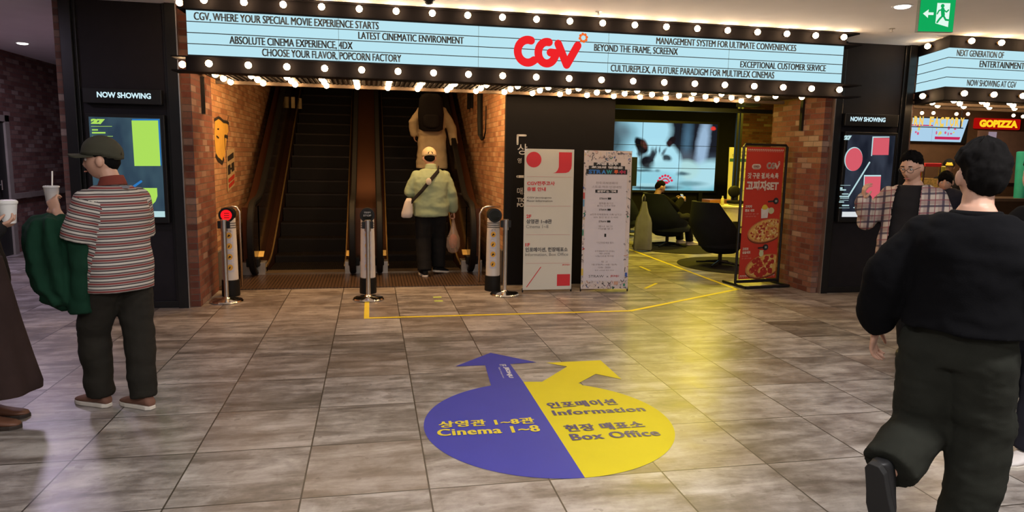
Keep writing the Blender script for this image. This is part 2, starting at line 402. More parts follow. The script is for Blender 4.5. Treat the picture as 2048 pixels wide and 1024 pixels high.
for k in (1, 2, 3):
    z = Zs0 + (Zs1 - Zs0) * k / 4; m.box(X0, X1, YM - 0.006, YM, z - 0.0035, z + 0.0035)
m.build('rail', LINE, sc)
for u, v in ((677, 60), (957, 80), (1217, 90), (1458, 105)):
    x = on_y(u, v, YM).x; MB().box(x - 0.0015, x + 0.0015, YM - 0.002, YM, Zs0, Zs1).build('panel_joint', plain('panel_joint_grey', (0.12, 0.2, 0.22), 0.6), sc)
rows = [Zs1 - (Zs1 - Zs0) * (k + 0.5) / 4 for k in range(4)]
def board2(s, u0, u1, v, row):
    xa, xb_ = on_y(u0, v, YM).x, on_y(u1, v, YM).x; h = 0.066; z = rows[row] - 0.032
    if ',' in s: h, z = 0.079, z - 0.013
    MB().text(s, (xa, YM - 0.008, z), R, U, w=xb_ - xa, h=h, fat=0.045).build('lettering', INK, sc)
for q in (('CGV, WHERE YOUR SPECIAL MOVIE EXPERIENCE STARTS', 389, 757, 45, 0), ('LATEST CINEMATIC ENVIRONMENT', 717, 927, 78, 1), ('ABSOLUTE CINEMA EXPERIENCE, 4DX', 460, 705, 90, 2),
          ('CHOOSE YOUR FLAVOR, POPCORN FACTORY', 525, 802, 112, 3), ('MANAGEMENT SYSTEM FOR ULTIMATE CONVENIENCES', 1312, 1592, 88, 0), ('BEYOND THE FRAME, SCREENX', 1188, 1355, 100, 1),
          ('EXCEPTIONAL CUSTOMER SERVICE', 1480, 1651, 131, 2), ('CULTUREPLEX, A FUTURE PARADIGM FOR MULTIPLEX CINEMAS', 1221, 1548, 142, 3)): board2(*q)
# red logo: three joined rounded letters and a little flower
def logo(m, o, k, rv=R, uv=U):
    """o = lower left, k = width of the three letters"""
    q = lambda pts: [((X - 672) / 510, (520 - Y) / 510) for X, Y in pts]
    def arc(cx, cy, rx, ry, a0, a1, n=18): return [(cx + rx * math.cos(math.radians(a0 + (a1 - a0) * i / n)), cy - ry * math.sin(math.radians(a0 + (a1 - a0) * i / n))) for i in range(n + 1)]
    P = [arc(772, 411, 76, 82, 72, 310), [(820, 474), (850, 468)], arc(918, 415, 66, 78, 78, 335) + [(992, 415), (945, 412)], [(1003, 346), (1073, 496), (1154, 352)]]
    for i, p in enumerate(P): m.stroke([(x * k, y * k) for x, y in q(p)], (0.116 if i != 1 else 0.09) * k, rv, uv, o, 14)
    return m
def flower(m, c, r, rv=R, uv=U):
    rv, uv = Vector(rv), Vector(uv)
    for i in range(8):
        a = math.pi * i / 4 + 0.2; m.disc(Vector(c) + (rv * math.cos(a) + uv * math.sin(a)) * r, rv, uv, r * 0.42, n=8)
    return m
pa = on_y(1028, 130, YM); pb = on_y(1158, 132, YM)
LW = (pb.x - pa.x) / 1.0
logo(MB(), (pa.x - 0.0, YM - 0.012, 2.489), LW * 1.02).build('logo', REDLOGO, sc)
fc = on_y(1166, 76, YM); flower(MB(), (fc.x, YM - 0.012, fc.z), 0.036).build('logo_flower', ORANGE_G, sc)
# soffit with fine slats and pale beam
m = MB().box(X0, X1, YM + 0.16, 8.30, 2.365, 2.372); x = X0
while x < X1: m.box(x, x + 0.022, YM + 0.16, 8.22, 2.352, 2.368); x += 0.05
m.build('soffit', SLAT, mq)
MB().box(X0 - 0.02, X1 + 0.1, 8.22, 8.28, 2.318, 2.36).build('beam', BEAM, mq)
for sx, y in ((-1.735, 7.95), (5.255, 7.95)):
    MB().box(sx - 0.01, sx + 0.02, y, y + 0.05, 1.98, 2.36).build('bracket', BLACK_TRIM, mq)
N = 20
for i in range(N):
    f = i / (N - 1)
    bulb(BM_F, (-1.46 + f * 6.46, YM - 0.07, 2.935), mq); bulb(BM_F, (-1.44 + f * 6.44, YM - 0.07, 2.382), mq)
for j, y in enumerate((7.38, 7.77, 8.14)):
    for i in range(19 if j else 20): bulb(BM_D, (-1.48 + i * 0.333, y, 2.333), mq)
for z in (2.385, 2.935): bulb(BM_L, (X0 - 0.08, YM + 0.12, z), mq)

# second, angled marquee over the snack counter entrance
YN = 6.8
mc = empty('corner_marquee', (8.0, YN, 2.3), 'smaller lit letter board marquee with angled end over the snack counter entrance', 'marquee')
A = Vector((6.21, YN, 0)); Bk = Vector((6.44, 7.5, 0)); xe = 10.6
def band(z0, z1, out=0.0, m=None):
    m = m or MB()
    p = [A + Vector((-out, -out, z0)), Vector((xe, YN - out, z0)), Vector((xe, 8.2, z0)), Vector((6.44 - out, 8.2, z0)), Bk + Vector((-out, 0, z0))]
    return m.prism(p, (0, 0, z1 - z0))
band(2.37, 2.99, -0.035).build('body', TRAY, mc)
m = band(2.87, 2.99); band(2.865, 2.877, 0.02, m); m.build('top_tray', TRAY, mc)
m = MB()
for z0, z1, o_ in ((2.315, 2.44, 0.0), (2.435, 2.447, 0.02), (2.307, 2.318, 0.02)):
    p = [A + Vector((-o_, -o_, z0)), Vector((xe, YN - o_, z0)), Vector((xe, YN + 0.14, z0)), A + Vector((0.14, 0.14, z0)), Bk + Vector((0.14, 0, z0)), Bk + Vector((-o_, 0, z0))]
    m.prism(p, (0, 0, z1 - z0))
m.build('bottom_tray', TRAY, mc)
n1 = Vector((-0.7, 0.23, 0)).normalized()  # outward normal of the angled end
z0, z1 = 2.447, 2.865
m = MB(); m.quad(A + Vector((0, 0, z0)), (xe, YN, z0), (xe, YN, z1), A + Vector((0, 0, z1))); m.quad(Bk + Vector((0, 0, z0)), A + Vector((0, 0, z0)), A + Vector((0, 0, z1)), Bk + Vector((0, 0, z1)))
sb = m.build('letter_board', SCREEN, mc)
m = MB()
for k in (1, 2, 3):
    z = z0 + (z1 - z0) * k / 4; m.box(A.x, xe, YN - 0.006, YN, z - 0.0035, z + 0.0035)
    m.prism([Bk + Vector((-0.006, -0.002, z - 0.0035)), A + Vector((-0.006, -0.004, z - 0.0035)), A + Vector((-0.006, -0.004, z + 0.0035)), Bk + Vector((-0.006, -0.002, z + 0.0035))], (0.01, 0.003, 0))
m.build('rail', LINE, sb)
r2 = [z1 - (z1 - z0) * (k + 0.5) / 4 for k in range(4)]
for s, u0, u1, v, row in (('NEXT GENERATION OF', 1912, 2006, 114, 0), ('NOW SHOWING AT CGV', 1933, 2031, 168, 3)):
    a, b = on_y(u0, v, YN).x, on_y(u1, v, YN).x; MB().text(s, (a, YN - 0.008, r2[row] - 0.033), R, U, w=b - a, h=0.068, fat=0.045).build('lettering', INK, sb)
a = on_y(1958, 132, YN).x; MB().text('ENTERTAINMENT, CULTUREPLEX', (a, YN - 0.008, r2[1] - 0.046), R, U, h=0.081, w=1.12, fat=0.045).build('lettering', INK, sb)
m = MB(); x = 6.45
m.box(6.45, xe, YN + 0.14, 8.18, 2.365, 2.372)
while x < xe: m.box(x, x + 0.022, YN + 0.14, 8.1, 2.352, 2.368); x += 0.05
m.build('soffit', SLAT, mc)
MB().box(6.42, xe, 7.62, 7.66, 2.32, 2.36).box(6.42, xe, 8.08, 8.16, 2.315, 2.36).build('beam', BEAM, mc)
for k in range(7):
    bulb(BM_F, (6.42 + 0.385 * k, YN - 0.07, 2.935), mc); bulb(BM_F, (6.40 + 0.385 * k, YN - 0.07, 2.376), mc)
    for y in (7.1, 7.42, 7.76): bulb(BM_D, (6.62 + 0.385 * k, y, 2.333), mc)
mid = (A + Bk) / 2 + n1 * 0.07
for z in (2.376, 2.935): bulb(BM_L, (mid.x, mid.y, z), mc)
# ================================================================== POSTER SCREENS, LIGHTBOXES, EXIT SIGN, CEILING FIXTURES
LIME = glowing('lime_graphic', srgb(180, 232, 96), 0.9); SKYB = glowing('blue_graphic', srgb(52, 130, 205), 0.8)
CORAL = glowing('coral_graphic', srgb(228, 98, 112), 0.85); PALE = glowing('pale_graphic', srgb(196, 232, 236), 0.85)
def screen_grad(name, a, b):
    t = NT(name); z = t.sep(t.coord('Generated'))
    f = t.noise(t.comb(t.math('MULTIPLY', z[0], 1.5), z[2]), 2.0, 2)
    return t.glow(t.ramp(f, ((0.35, a), (0.65, b))), 0.85)
YF = 7.47
def display(x0, x1, z0, z1, bg, label):
    cx = (x0 + x1) / 2
    r = empty('poster_display', (cx, YF, z0 - 0.06), label, 'poster screen', 'digital poster screens on the black piers')
    b = 0.035
    MB().box(x0 - b, x1 + b, YF, 7.555, z0 - 0.06, z1 + b).build('bezel', BLACK_TRIM, r, bevel=0.006)
    s = MB().quad((x0, YF - 0.004, z0), (x1, YF - 0.004, z0), (x1, YF - 0.004, z1), (x0, YF - 0.004, z1)).build('screen', bg, r)
    return r, s
def P2(u, v, e=0.007): return on_y(u, v, YF - e)
# left, lime
rL, sL = display(-2.655, -2.02, 0.935, 1.90, screen_grad('slate_screen_left', srgb(48, 66, 84), srgb(70, 96, 108)), 'tall lit poster screen with lime green shapes on the left black pier')
q = lambda pts, e=0.007: [P2(u, v, e) for u, v in pts]
MB().poly(q([(269, 332), (317, 331), (320, 336), (325, 237), (264, 237)][:0] or [(264, 238), (319, 238), (323, 331), (269, 331)])).build('graphic', SKYB, sL)
m = MB().stroke([(0, 0), (0.17, 0.125)], 0.022, o=P2(246, 388, 0.008)); m.build('graphic', SKYB, sL)
m = MB().poly(q([(263, 241), (316, 241), (321, 332), (269, 332)], 0.010))
m.poly(q([(240, 376), (314, 376), (315, 392), (311, 403), (303, 411), (292, 416), (270, 417)], 0.010))
m.text('27', P2(182, 248, 0.01), R, U, w=0.125, h=0.05, bold=0.1)
for u0, u1, v, h in ((182, 224, 253, 0.004), (184, 196, 261, 0.012), (184, 211, 267, 0.014), (184, 226, 273, 0.004), (197, 204, 279, 0.008)):
    a, b = P2(u0, v, 0.01), P2(u1, v, 0.01); m.quad(a, b, b + Vector((0, 0, h)), a + Vector((0, 0, h)))
m.build('graphic', LIME, sL)
m = MB().quad((-2.655, YF - 0.008, 0.937), (-2.02, YF - 0.008, 0.937), (-2.02, YF - 0.008, 0.995), (-2.655, YF - 0.008, 0.995)).build('caption_strip', PALE, sL)
# right, coral
rR, sR = display(5.555, 6.195, 0.945, 1.928, screen_grad('slate_screen_right', srgb(30, 34, 46), srgb(58, 64, 78)), 'tall lit poster screen with coral red shapes on the right black pier')
m = MB().poly(q([(1742, 312), (1745, 273), (1779, 273), (1779, 275), (1747, 275.5), (1744, 312)], 0.007))
c0 = P2(1707, 318, 0.007); m.disc(c0, R, U, 0.122, 0.142)
m.stroke([(0, 0), (0.245, 0.41)], 0.02, o=P2(1697, 393, 0.009))
m.poly(q([(1728, 350), (1762, 350), (1762, 353), (1730, 353), (1729, 390), (1726, 405), (1719, 413), (1708, 416.5), (1706, 415), (1716, 411), (1722, 404), (1726, 392)], 0.009))
m.text('27', P2(1688, 280, 0.009), R, U, w=0.10, h=0.055, bold=0.1)
for u0, u1, v, h in ((1681, 1701, 371, 0.004), (1680, 1685, 378, 0.02), (1680, 1692, 381, 0.014), (1684, 1697, 389, 0.012), (1679, 1698, 394, 0.014), (1680, 1698, 397, 0.008), (1678, 1688, 405, 0.012), (1684, 1698, 412, 0.014), (1678, 1699, 416, 0.004), (1679, 1697, 401, 0.004)):
    a, b = P2(u0, v, 0.009), P2(u1, v, 0.009); m.quad(a, b, b + Vector((0, 0, h)), a + Vector((0, 0, h)))
m.build('graphic', PALE, sR)
m = MB().poly(q([(1744.5, 310), (1747, 275.5), (1779, 276), (1777, 310)], 0.011))
c1 = P2(1708, 319, 0.011); m.disc(c1, R, U, 0.115, 0.136)
m.poly(q([(1729.5, 353), (1762, 353), (1759, 400), (1755, 409), (1747, 415), (1739, 416.5), (1712, 416.5), (1720, 412), (1725, 405), (1728, 392)], 0.011))
m.build('graphic', CORAL, sR)
MB().quad((5.558, YF - 0.008, 0.948), (6.19, YF - 0.008, 0.948), (6.19, YF - 0.008, 1.01), (5.558, YF - 0.008, 1.01)).build('caption_strip', glowing('pale_strip', srgb(226, 232, 234), 0.9), sR)
# NOW SHOWING lightboxes
NS = glowing('white_letter_glow', srgb(205, 235, 245), 1.1)
for x0, x1, u0, u1, vv, side in ((-2.70, -2.0, 194, 302, 196, 'left'), (5.50, 6.22, 1701, 1771, 240, 'right')):
    r = empty('lightbox_sign', ((x0 + x1) / 2, YF, 2.02), 'narrow black box sign with white NOW SHOWING letters on the %s black pier' % side, 'sign', 'lightbox signs over the poster screens')
    MB().box(x0, x1, YF, 7.555, 2.03, 2.175).build('housing', BLACK_TRIM, r, bevel=0.006)
    a, b = on_y(u0, vv, YF - 0.005).x, on_y(u1, vv, YF - 0.005).x
    MB().text('NOW SHOWING', (a, YF - 0.005, 2.084), R, U, w=b - a, h=0.054, bold=0.035).build('lettering', NS, r)
# exit sign hanging from the ceiling
ex = empty('exit_sign', (4.42, 5.0, 2.65), 'green lit emergency exit sign with running figure hanging from the ceiling at right', 'exit sign')
GREEN = glowing('exit_green', srgb(18, 172, 92), 0.95); WHG = glowing('exit_white', srgb(226, 250, 238), 1.0)
yw = math.radians(-11); Mx = Matrix.Translation((4.42, 5.0, 2.65)) @ Matrix.Rotation(yw, 4, 'Z')
ew, eh = 0.138, 0.258
MB().box(-ew - 0.004, ew + 0.004, 0.002, 0.04, -0.003, eh + 0.004, Mx).build('housing', plain('exit_housing', (0.35, 0.42, 0.38), 0.5), ex)
MB().box(-ew, ew, -0.002, 0.003, 0.0, eh, Mx).build('face', GREEN, ex)
for sx in (-0.08, 0.08):
    MB().cyl(Mx @ Vector((sx, 0.02, eh)), Mx @ Vector((sx, 0.02, 0.345)), 0.005, n=8).build('hanger', STEEL, ex)
rx, ux, ox = Mx.to_3x3() @ Vector((1, 0, 0)), Vector((0, 0, 1)), Mx @ Vector((0, -0.004, 0))
m = MB(); W_ = lambda pts, e=0: [ox + rx * x + ux * z + (Mx.to_3x3() @ Vector((0, -e, 0))) for x, z in pts]
m.poly(W_([(-0.008, 0.062), (0.096, 0.035), (0.096, 0.218), (-0.008, 0.218)]))
m.poly(W_([(-0.115, 0.135), (-0.072, 0.168), (-0.072, 0.145), (-0.03, 0.145), (-0.03, 0.125), (-0.072, 0.125), (-0.072, 0.102)]))
m.build('pictogram', WHG, ex)
o2 = ox + Mx.to_3x3() @ Vector((0, -0.002, 0))
m = MB().disc(o2 + rx * 0.035 + ux * 0.196, rx, ux, 0.015)
m.stroke([(0.038, 0.170), (0.045, 0.125)], 0.03, rx, ux, o2); m.stroke([(0.04, 0.17), (0.01, 0.16), (-0.002, 0.135)], 0.011, rx, ux, o2); m.stroke([(0.04, 0.17), (0.07, 0.15), (0.085, 0.165)], 0.011, rx, ux, o2)
m.stroke([(0.042, 0.12), (0.02, 0.095), (0.004, 0.07)], 0.015, rx, ux, o2); m.stroke([(0.05, 0.12), (0.07, 0.09), (0.092, 0.088)], 0.015, rx, ux, o2)
m.build('pictogram', GREEN, ex)
# ceiling fixtures
LAMP = glowing('downlight_white', (1.0, 0.97, 0.94), 5.0)
for (p, lab) in ((on_z(1805, 12, 3.0), 'round recessed ceiling light left of the green exit sign'), (on_z(45, 86, 3.0), 'recessed ceiling light above the dim left corridor')):
    r = empty('ceiling_light', p, lab, 'ceiling light', 'recessed ceiling lights')
    MB().lathe([(0.062, -0.004), (0.085, -0.006), (0.09, 0.0), (0.062, 0.001)], p).build('ring', plain('white_ring', (0.7, 0.7, 0.7), 0.4), r, smooth=40)
    MB().lathe([(0.066, -0.004), (0.062, -0.014), (0.04, -0.020), (0.001, -0.022)], p, caps=False).build('lens', LAMP, r, True)
p = on_z(858, -4, 3.0)
r = empty('dome_camera', p, 'small dark dome camera on the ceiling above the marquee', 'security camera')
MB().lathe([(0.055, 0), (0.055, -0.018), (0.045, -0.022)], p).build('base', BLACK_TRIM, r, smooth=40)
MB().lathe([(0.042, -0.02), (0.038, -0.04), (0.025, -0.055), (0.004, -0.06)], p).build('dome', plain('smoked_dome', (0.01, 0.01, 0.012), 0.1), r, smooth=True)
for (u, v, lab) in ((1197, 23, 'tiny sprinkler head on the ceiling above the red logo'), (1784, 57, 'tiny sprinkler head on the ceiling above the right black pier')):
    p = on_z(u, v, 3.0)
    r = empty('sprinkler', p, lab, 'sprinkler', 'ceiling sprinklers')
    MB().lathe([(0.03, 0), (0.03, -0.004), (0.008, -0.006), (0.008, -0.022)], p, 14).build('body', STEEL, r, smooth=40)
    MB().lathe([(0.002, -0.034), (0.018, -0.034), (0.018, -0.032), (0.002, -0.03)], p, 12).cyl(p + Vector((0.008, 0, -0.02)), p + Vector((0.008, 0, -0.033)), 0.002, n=6).build('deflector', STEEL, r)
# ================================================================== ESCALATORS
STEP = plain('dark_step_metal', (0.006, 0.005, 0.0045), 0.55, 0.0, 0.15, scale=30)
TREAD = plain('step_edge_metal', (0.016, 0.012, 0.009), 0.45, 0.5, scale=40)
COPPER = plain('bronze_cladding', (0.13, 0.058, 0.034), 0.3, 0.85, var=0.06, scale=3, bs=0.02)
GLASS = plain('smoked_panel', (0.016, 0.010, 0.008), 0.12, 0.0, var=0.1)
RUBBER = plain('black_rubber', (0.008, 0.008, 0.008), 0.55, 0, 0.2)
GOLD = plain('brass_edge_strip', (0.52, 0.34, 0.13), 0.3, 0.8)
STEELP = plain('newel_base_steel', (0.42, 0.40, 0.37), 0.35, 0.7)
STICKER = plain('yellow_sticker', (0.70, 0.48, 0.14), 0.5)
YB0 = 9.4; T30 = math.tan(math.radians(30)); RUN, RISE = 0.2 / T30, 0.2
YT = 17.4
def zz(y): return max(0.0, (y - 9.95) * T30)
def nose(y):  # line of the step noses with a soft start
    d = y - 9.95
    return 0.5 * (d * T30 + math.sqrt((d * T30) ** 2 + 0.02)) - 0.0
def profile(off, y0, n=40):
    return [(y0 + (YT - y0) * i / n, nose(y0 + (YT - y0) * i / n) + off) for i in range(n + 1)]
def escalator(x0, x1, left_w, right_w, label):
    r = empty('escalator', ((x0 + x1) / 2, YB0, 0), label, 'escalator', 'escalators in the brick well')
    # steps, each a part
    k = 0; y = 9.62; z = 0.03
    while y < YT - 0.4:
        zt = z
        m = MB().box(x0 + 0.01, x1 - 0.01, y, y + RUN + 0.02, zt - 0.2, zt)
        s = m.build('step', STEP, r)
        g = MB(); xx = x0 + 0.02
        while xx < x1 - 0.02: g.box(xx, xx + 0.012, y + 0.004, y + RUN - 0.004, zt, zt + 0.006); xx += 0.024
        g.box(x0 + 0.012, x1 - 0.012, y - 0.004, y + 0.012, zt - 0.02, zt + 0.002)
        g.build('tread', TREAD, s)
        y += RUN; k += 1
        z = 0.03 if k < 2 else (0.13 if k == 2 else z + RISE)
    MB().box(x0 - 0.0, x1, 9.4, 9.64, 0.005, 0.034).build('comb_plate', plain('comb_plate_metal', (0.22, 0.16, 0.10), 0.4, 0.7), r)
    for side, w in ((-1, left_w), (1, right_w)):
        if not w: continue
        xi = x0 if side < 0 else x1
        X = lambda d: xi + side * d
        cxn = X(w * 0.42)
        P = profile(0, 9.55)
        def strip(d0, d1, o0, o1, y0=9.42):
            m = MB(); pr = profile(0, y0)
            m.rings([[Vector((X(d0), y, max(0.0, z + o0))), Vector((X(d1), y, max(0.0, z + o0))), Vector((X(d1), y, max(0.02, z + o1))), Vector((X(d0), y, max(0.02, z + o1)))] for y, z in pr]); return m
        sk = strip(0.0, 0.03, -0.25, 0.10, 9.5).build('skirt', COPPER, r, smooth=30)
        strip(-0.012, 0.006, 0.085, 0.112, 9.46).build('skirt_edge', GOLD, sk, smooth=30)
        strip(0.03, w * 0.30, 0.05, 0.13, 9.5).build('inner_deck', COPPER, r, smooth=30)
        gl = strip(w * 0.30, w * 0.38, 0.1, 0.90, 9.5)
        # round newel end of the balustrade
        arc = [(9.42 - 0.30 * math.sin(math.pi * i / 12) , 0.5 - 0.40 * math.cos(math.pi * i / 12)) for i in range(13)]
        gl.prism([Vector((X(w * 0.30), y, z)) for y, z in arc] + [Vector((X(w * 0.30), 9.6, 0.90)), Vector((X(w * 0.30), 9.6, 0.10))], (side * w * 0.08, 0, 0))
        gl.build('balustrade', GLASS, r, smooth=30)
        path = [(9.62, 0.06), (9.5, 0.045)] + [(9.42 - 0.345 * math.sin(math.pi * i / 14), 0.5 - 0.455 * math.cos(math.pi * i / 14)) for i in range(15)] + [(y, z + 0.945) for y, z in P[1:]]
        m = MB(); m.rings([[Vector((cxn + a * 0.042, y + b * 0.032 * ny, z + b * 0.032 * nz)) for a, b in ((-1, 0.4), (-0.7, 1), (0.7, 1), (1, 0.4), (0.8, -1), (-0.8, -1))]
                           for (y, z), (ny, nz) in zip(path, norms(path))])
        m.build('handrail', RUBBER, r, smooth=40)
        strip(w * 0.52, w + (0.022 if w < 0.27 else -0.01), 0.05, 0.86, 9.5).build('outer_cladding', COPPER, r, smooth=30)
        w2 = w + (0.022 if w < 0.27 else 0); MB().box(min(X(0.0), X(w2)), max(X(0.0), X(w2)), 9.40, 9.6, 0, 0.17).build('newel_base', STEELP, r, bevel=0.004)
        MB().box(min(X(w * 0.2), X(w * 0.75)), max(X(w * 0.2), X(w * 0.75)), 9.30, 9.45, 0.13, 0.24).build('handrail_inlet', RUBBER, r, bevel=0.01)
        s0 = MB(); ys, zs = 9.47, 0.245
        s0.quad((X(0.02), ys - 0.05, zs), (X(0.13), ys - 0.05, zs), (X(0.13), ys + 0.06, zs + 0.06), (X(0.02), ys + 0.06, zs + 0.06)).build('sticker', STICKER, r)
    return r
def norms(p):
    out = []
    for i in range(len(p)):
        a, b = p[max(i - 1, 0)], p[min(i + 1, len(p) - 1)]; dy, dz = b[0] - a[0], b[1] - a[1]; l = math.hypot(dy, dz) or 1
        out.append((-dz / l, dy / l))
    return out
ea = escalator(-1.37, -0.364, 0.29, 0.26, 'left escalator with empty dark steps and bronze sides beside the brick wall mural')
eb = escalator(0.20, 1.19, 0.26, 0.29, 'right escalator with people riding up beside the black board wall')
# paper notices on the left balustrade
for (u, v, w, h) in ((583, 205, 0.10, 0.2), (597, 207, 0.10, 0.2)):
    p = on_x(u, v, -1.43 if u < 590 else -1.375)
    MB().box(p.x - 0.004, p.x + 0.06, p.y - 0.01, p.y, p.z - h / 2, p.z + h / 2).build('notice', plain('cream_notice', (0.55, 0.42, 0.2), 0.6), ea)
lp = tag(MB().box(-1.77, 1.59, 8.43, 9.40, 0.0, 0.012).build('floor_landing', (lambda t: (lambda o: t.bsdf(t.mix(t.math('LESS_THAN', t.math('FRACT', t.math('MULTIPLY', o[0], 26.0)), 0.3), (0.12, 0.072, 0.045), (0.045, 0.03, 0.02)), 0.4, 0.55))(t.sep(t.coord())))(NT('ribbed_plate'))), kind='structure')
# ================================================================== WALL MURAL on the left brick wall
XW = -1.797
def WX(u, v, e=0.0): p = on_x(u, v, XW + e); return p
mu = empty('wall_mural', WX(445, 320), 'flat yellow animal mural with black outline on the left brick wall', 'wall mural')
OCHRE = plain('ochre_mural_paint', (0.62, 0.36, 0.06), 0.7); MINK = plain('mural_black', (0.02, 0.015, 0.012), 0.7)
pts = [(430, 240), (437, 236), (446, 244), (455, 246), (457, 262), (453, 272), (452, 292), (451, 300), (449, 318), (446, 325), (440, 322), (434, 315), (431, 300), (429, 270)]
MB().poly([WX(u, v) for u, v in pts][::-1]).build('figure', OCHRE, mu)
m = MB()
def wline(ps, w):
    for a, b in zip(ps[:-1], ps[1:]):
        A_, B_ = WX(*a, 0.003), WX(*b, 0.003); d = (B_ - A_); n = Vector((0, -d.z, d.y)).normalized() * w / 2
        m.poly([A_ + n, B_ + n, B_ - n, A_ - n])
wline([(429, 240), (437, 235), (441, 237), (447, 243), (453, 244), (458, 247)], 0.035); wline([(455, 246), (457, 232)], 0.015); wline([(458, 248), (460, 262)], 0.012)
wline([(432, 310), (436, 318), (441, 322), (445, 326), (448, 316)], 0.05); wline([(451, 300), (449, 270)], 0.02); wline([(435, 258), (438, 258)], 0.02); wline([(433, 272), (438, 276)], 0.02); wline([(450, 272), (456, 274)], 0.04)
wline([(455, 300), (454, 292), (456, 275)], 0.015)
m.build('outline', MINK, mu)
wn = empty('wall_banner', WX(462, 350), 'narrow upright wall banner with black and red blocks beside the yellow mural', 'wall banner')
MB().quad(WX(453, 300, 0.004), WX(469, 296, 0.004), WX(469.5, 370, 0.004), WX(455.5, 384, 0.004)).build('sheet', plain('faded_banner', (0.44, 0.32, 0.17), 0.7), wn)
m = MB()
def blk(u0, v0, u1, v1, u2, v2, u3, v3): m.quad(WX(u0, v0, 0.008), WX(u1, v1, 0.008), WX(u2, v2, 0.008), WX(u3, v3, 0.008))
blk(455.5, 313, 467, 304, 467.5, 315, 456, 323); blk(456, 331, 461, 328, 461.5, 347, 456.5, 350); blk(463, 327, 468, 323, 469, 340, 464, 344); blk(461, 336, 464, 334, 464, 338, 461, 340)
m.build('print', MINK, wn)
m = MB(); blk(457, 358, 469, 347, 469, 356, 457.5, 366); blk(458, 369, 469, 358, 469, 366, 458.5, 377); m.build('print', plain('banner_red', (0.42, 0.035, 0.02), 0.6), wn)
# pipes and cable loop high on the right brick wall
XR = 1.618
def WR(u, v): return on_x(u, v, XR - 0.03)
cl = [WR(961, 180), WR(961, 240), WR(961.5, 270), WR(964, 280), WR(968, 277), WR(971, 262), WR(972, 235), WR(972, 212)]
tag(MB().tube(cl, [0.05, 0.05, 0.045, 0.02, 0.012, 0.01, 0.008, 0.008], 8, flat=0.4).build('hanging_cable', RUBBER, smooth=40), 'dark hanging cable loop on the right brick wall of the escalator well', 'cable')
for u, v0, v1, lab in ((936.5, 175, 218, 'farther short dark strap hanging on the right brick wall'), (942.5, 175, 216, 'nearer short dark strap hanging on the right brick wall')):
    a, b = WR(u, v0), WR(u, v1)
    tag(MB().box(XR - 0.04, XR - 0.005, a.y - 0.05, a.y + 0.05, b.z, a.z + 0.3).build('hanging_strap', RUBBER), lab, 'strap', 'straps on the well wall')
# guard rails of bent steel pipe
for pts, lab in (([(-1.72, 8.6, 0.93), (-1.60, 8.6, 0.96), (-1.55, 8.6, 0.95), (-1.52, 8.6, 0.90), (-1.52, 8.6, 0.0)], 'bent steel pipe rail by the left brick wall'),
                 ([(1.58, 8.62, 0.97), (1.42, 8.62, 0.97), (1.36, 8.62, 0.95), (1.32, 8.62, 0.88), (1.32, 8.62, 0.0)], 'bent steel pipe rail beside the right bollard')):
    tag(MB().tube(pts, 0.013, 10).build('guard_rail', STEEL, smooth=True), lab, 'guard rail', 'bent pipe guard rails')
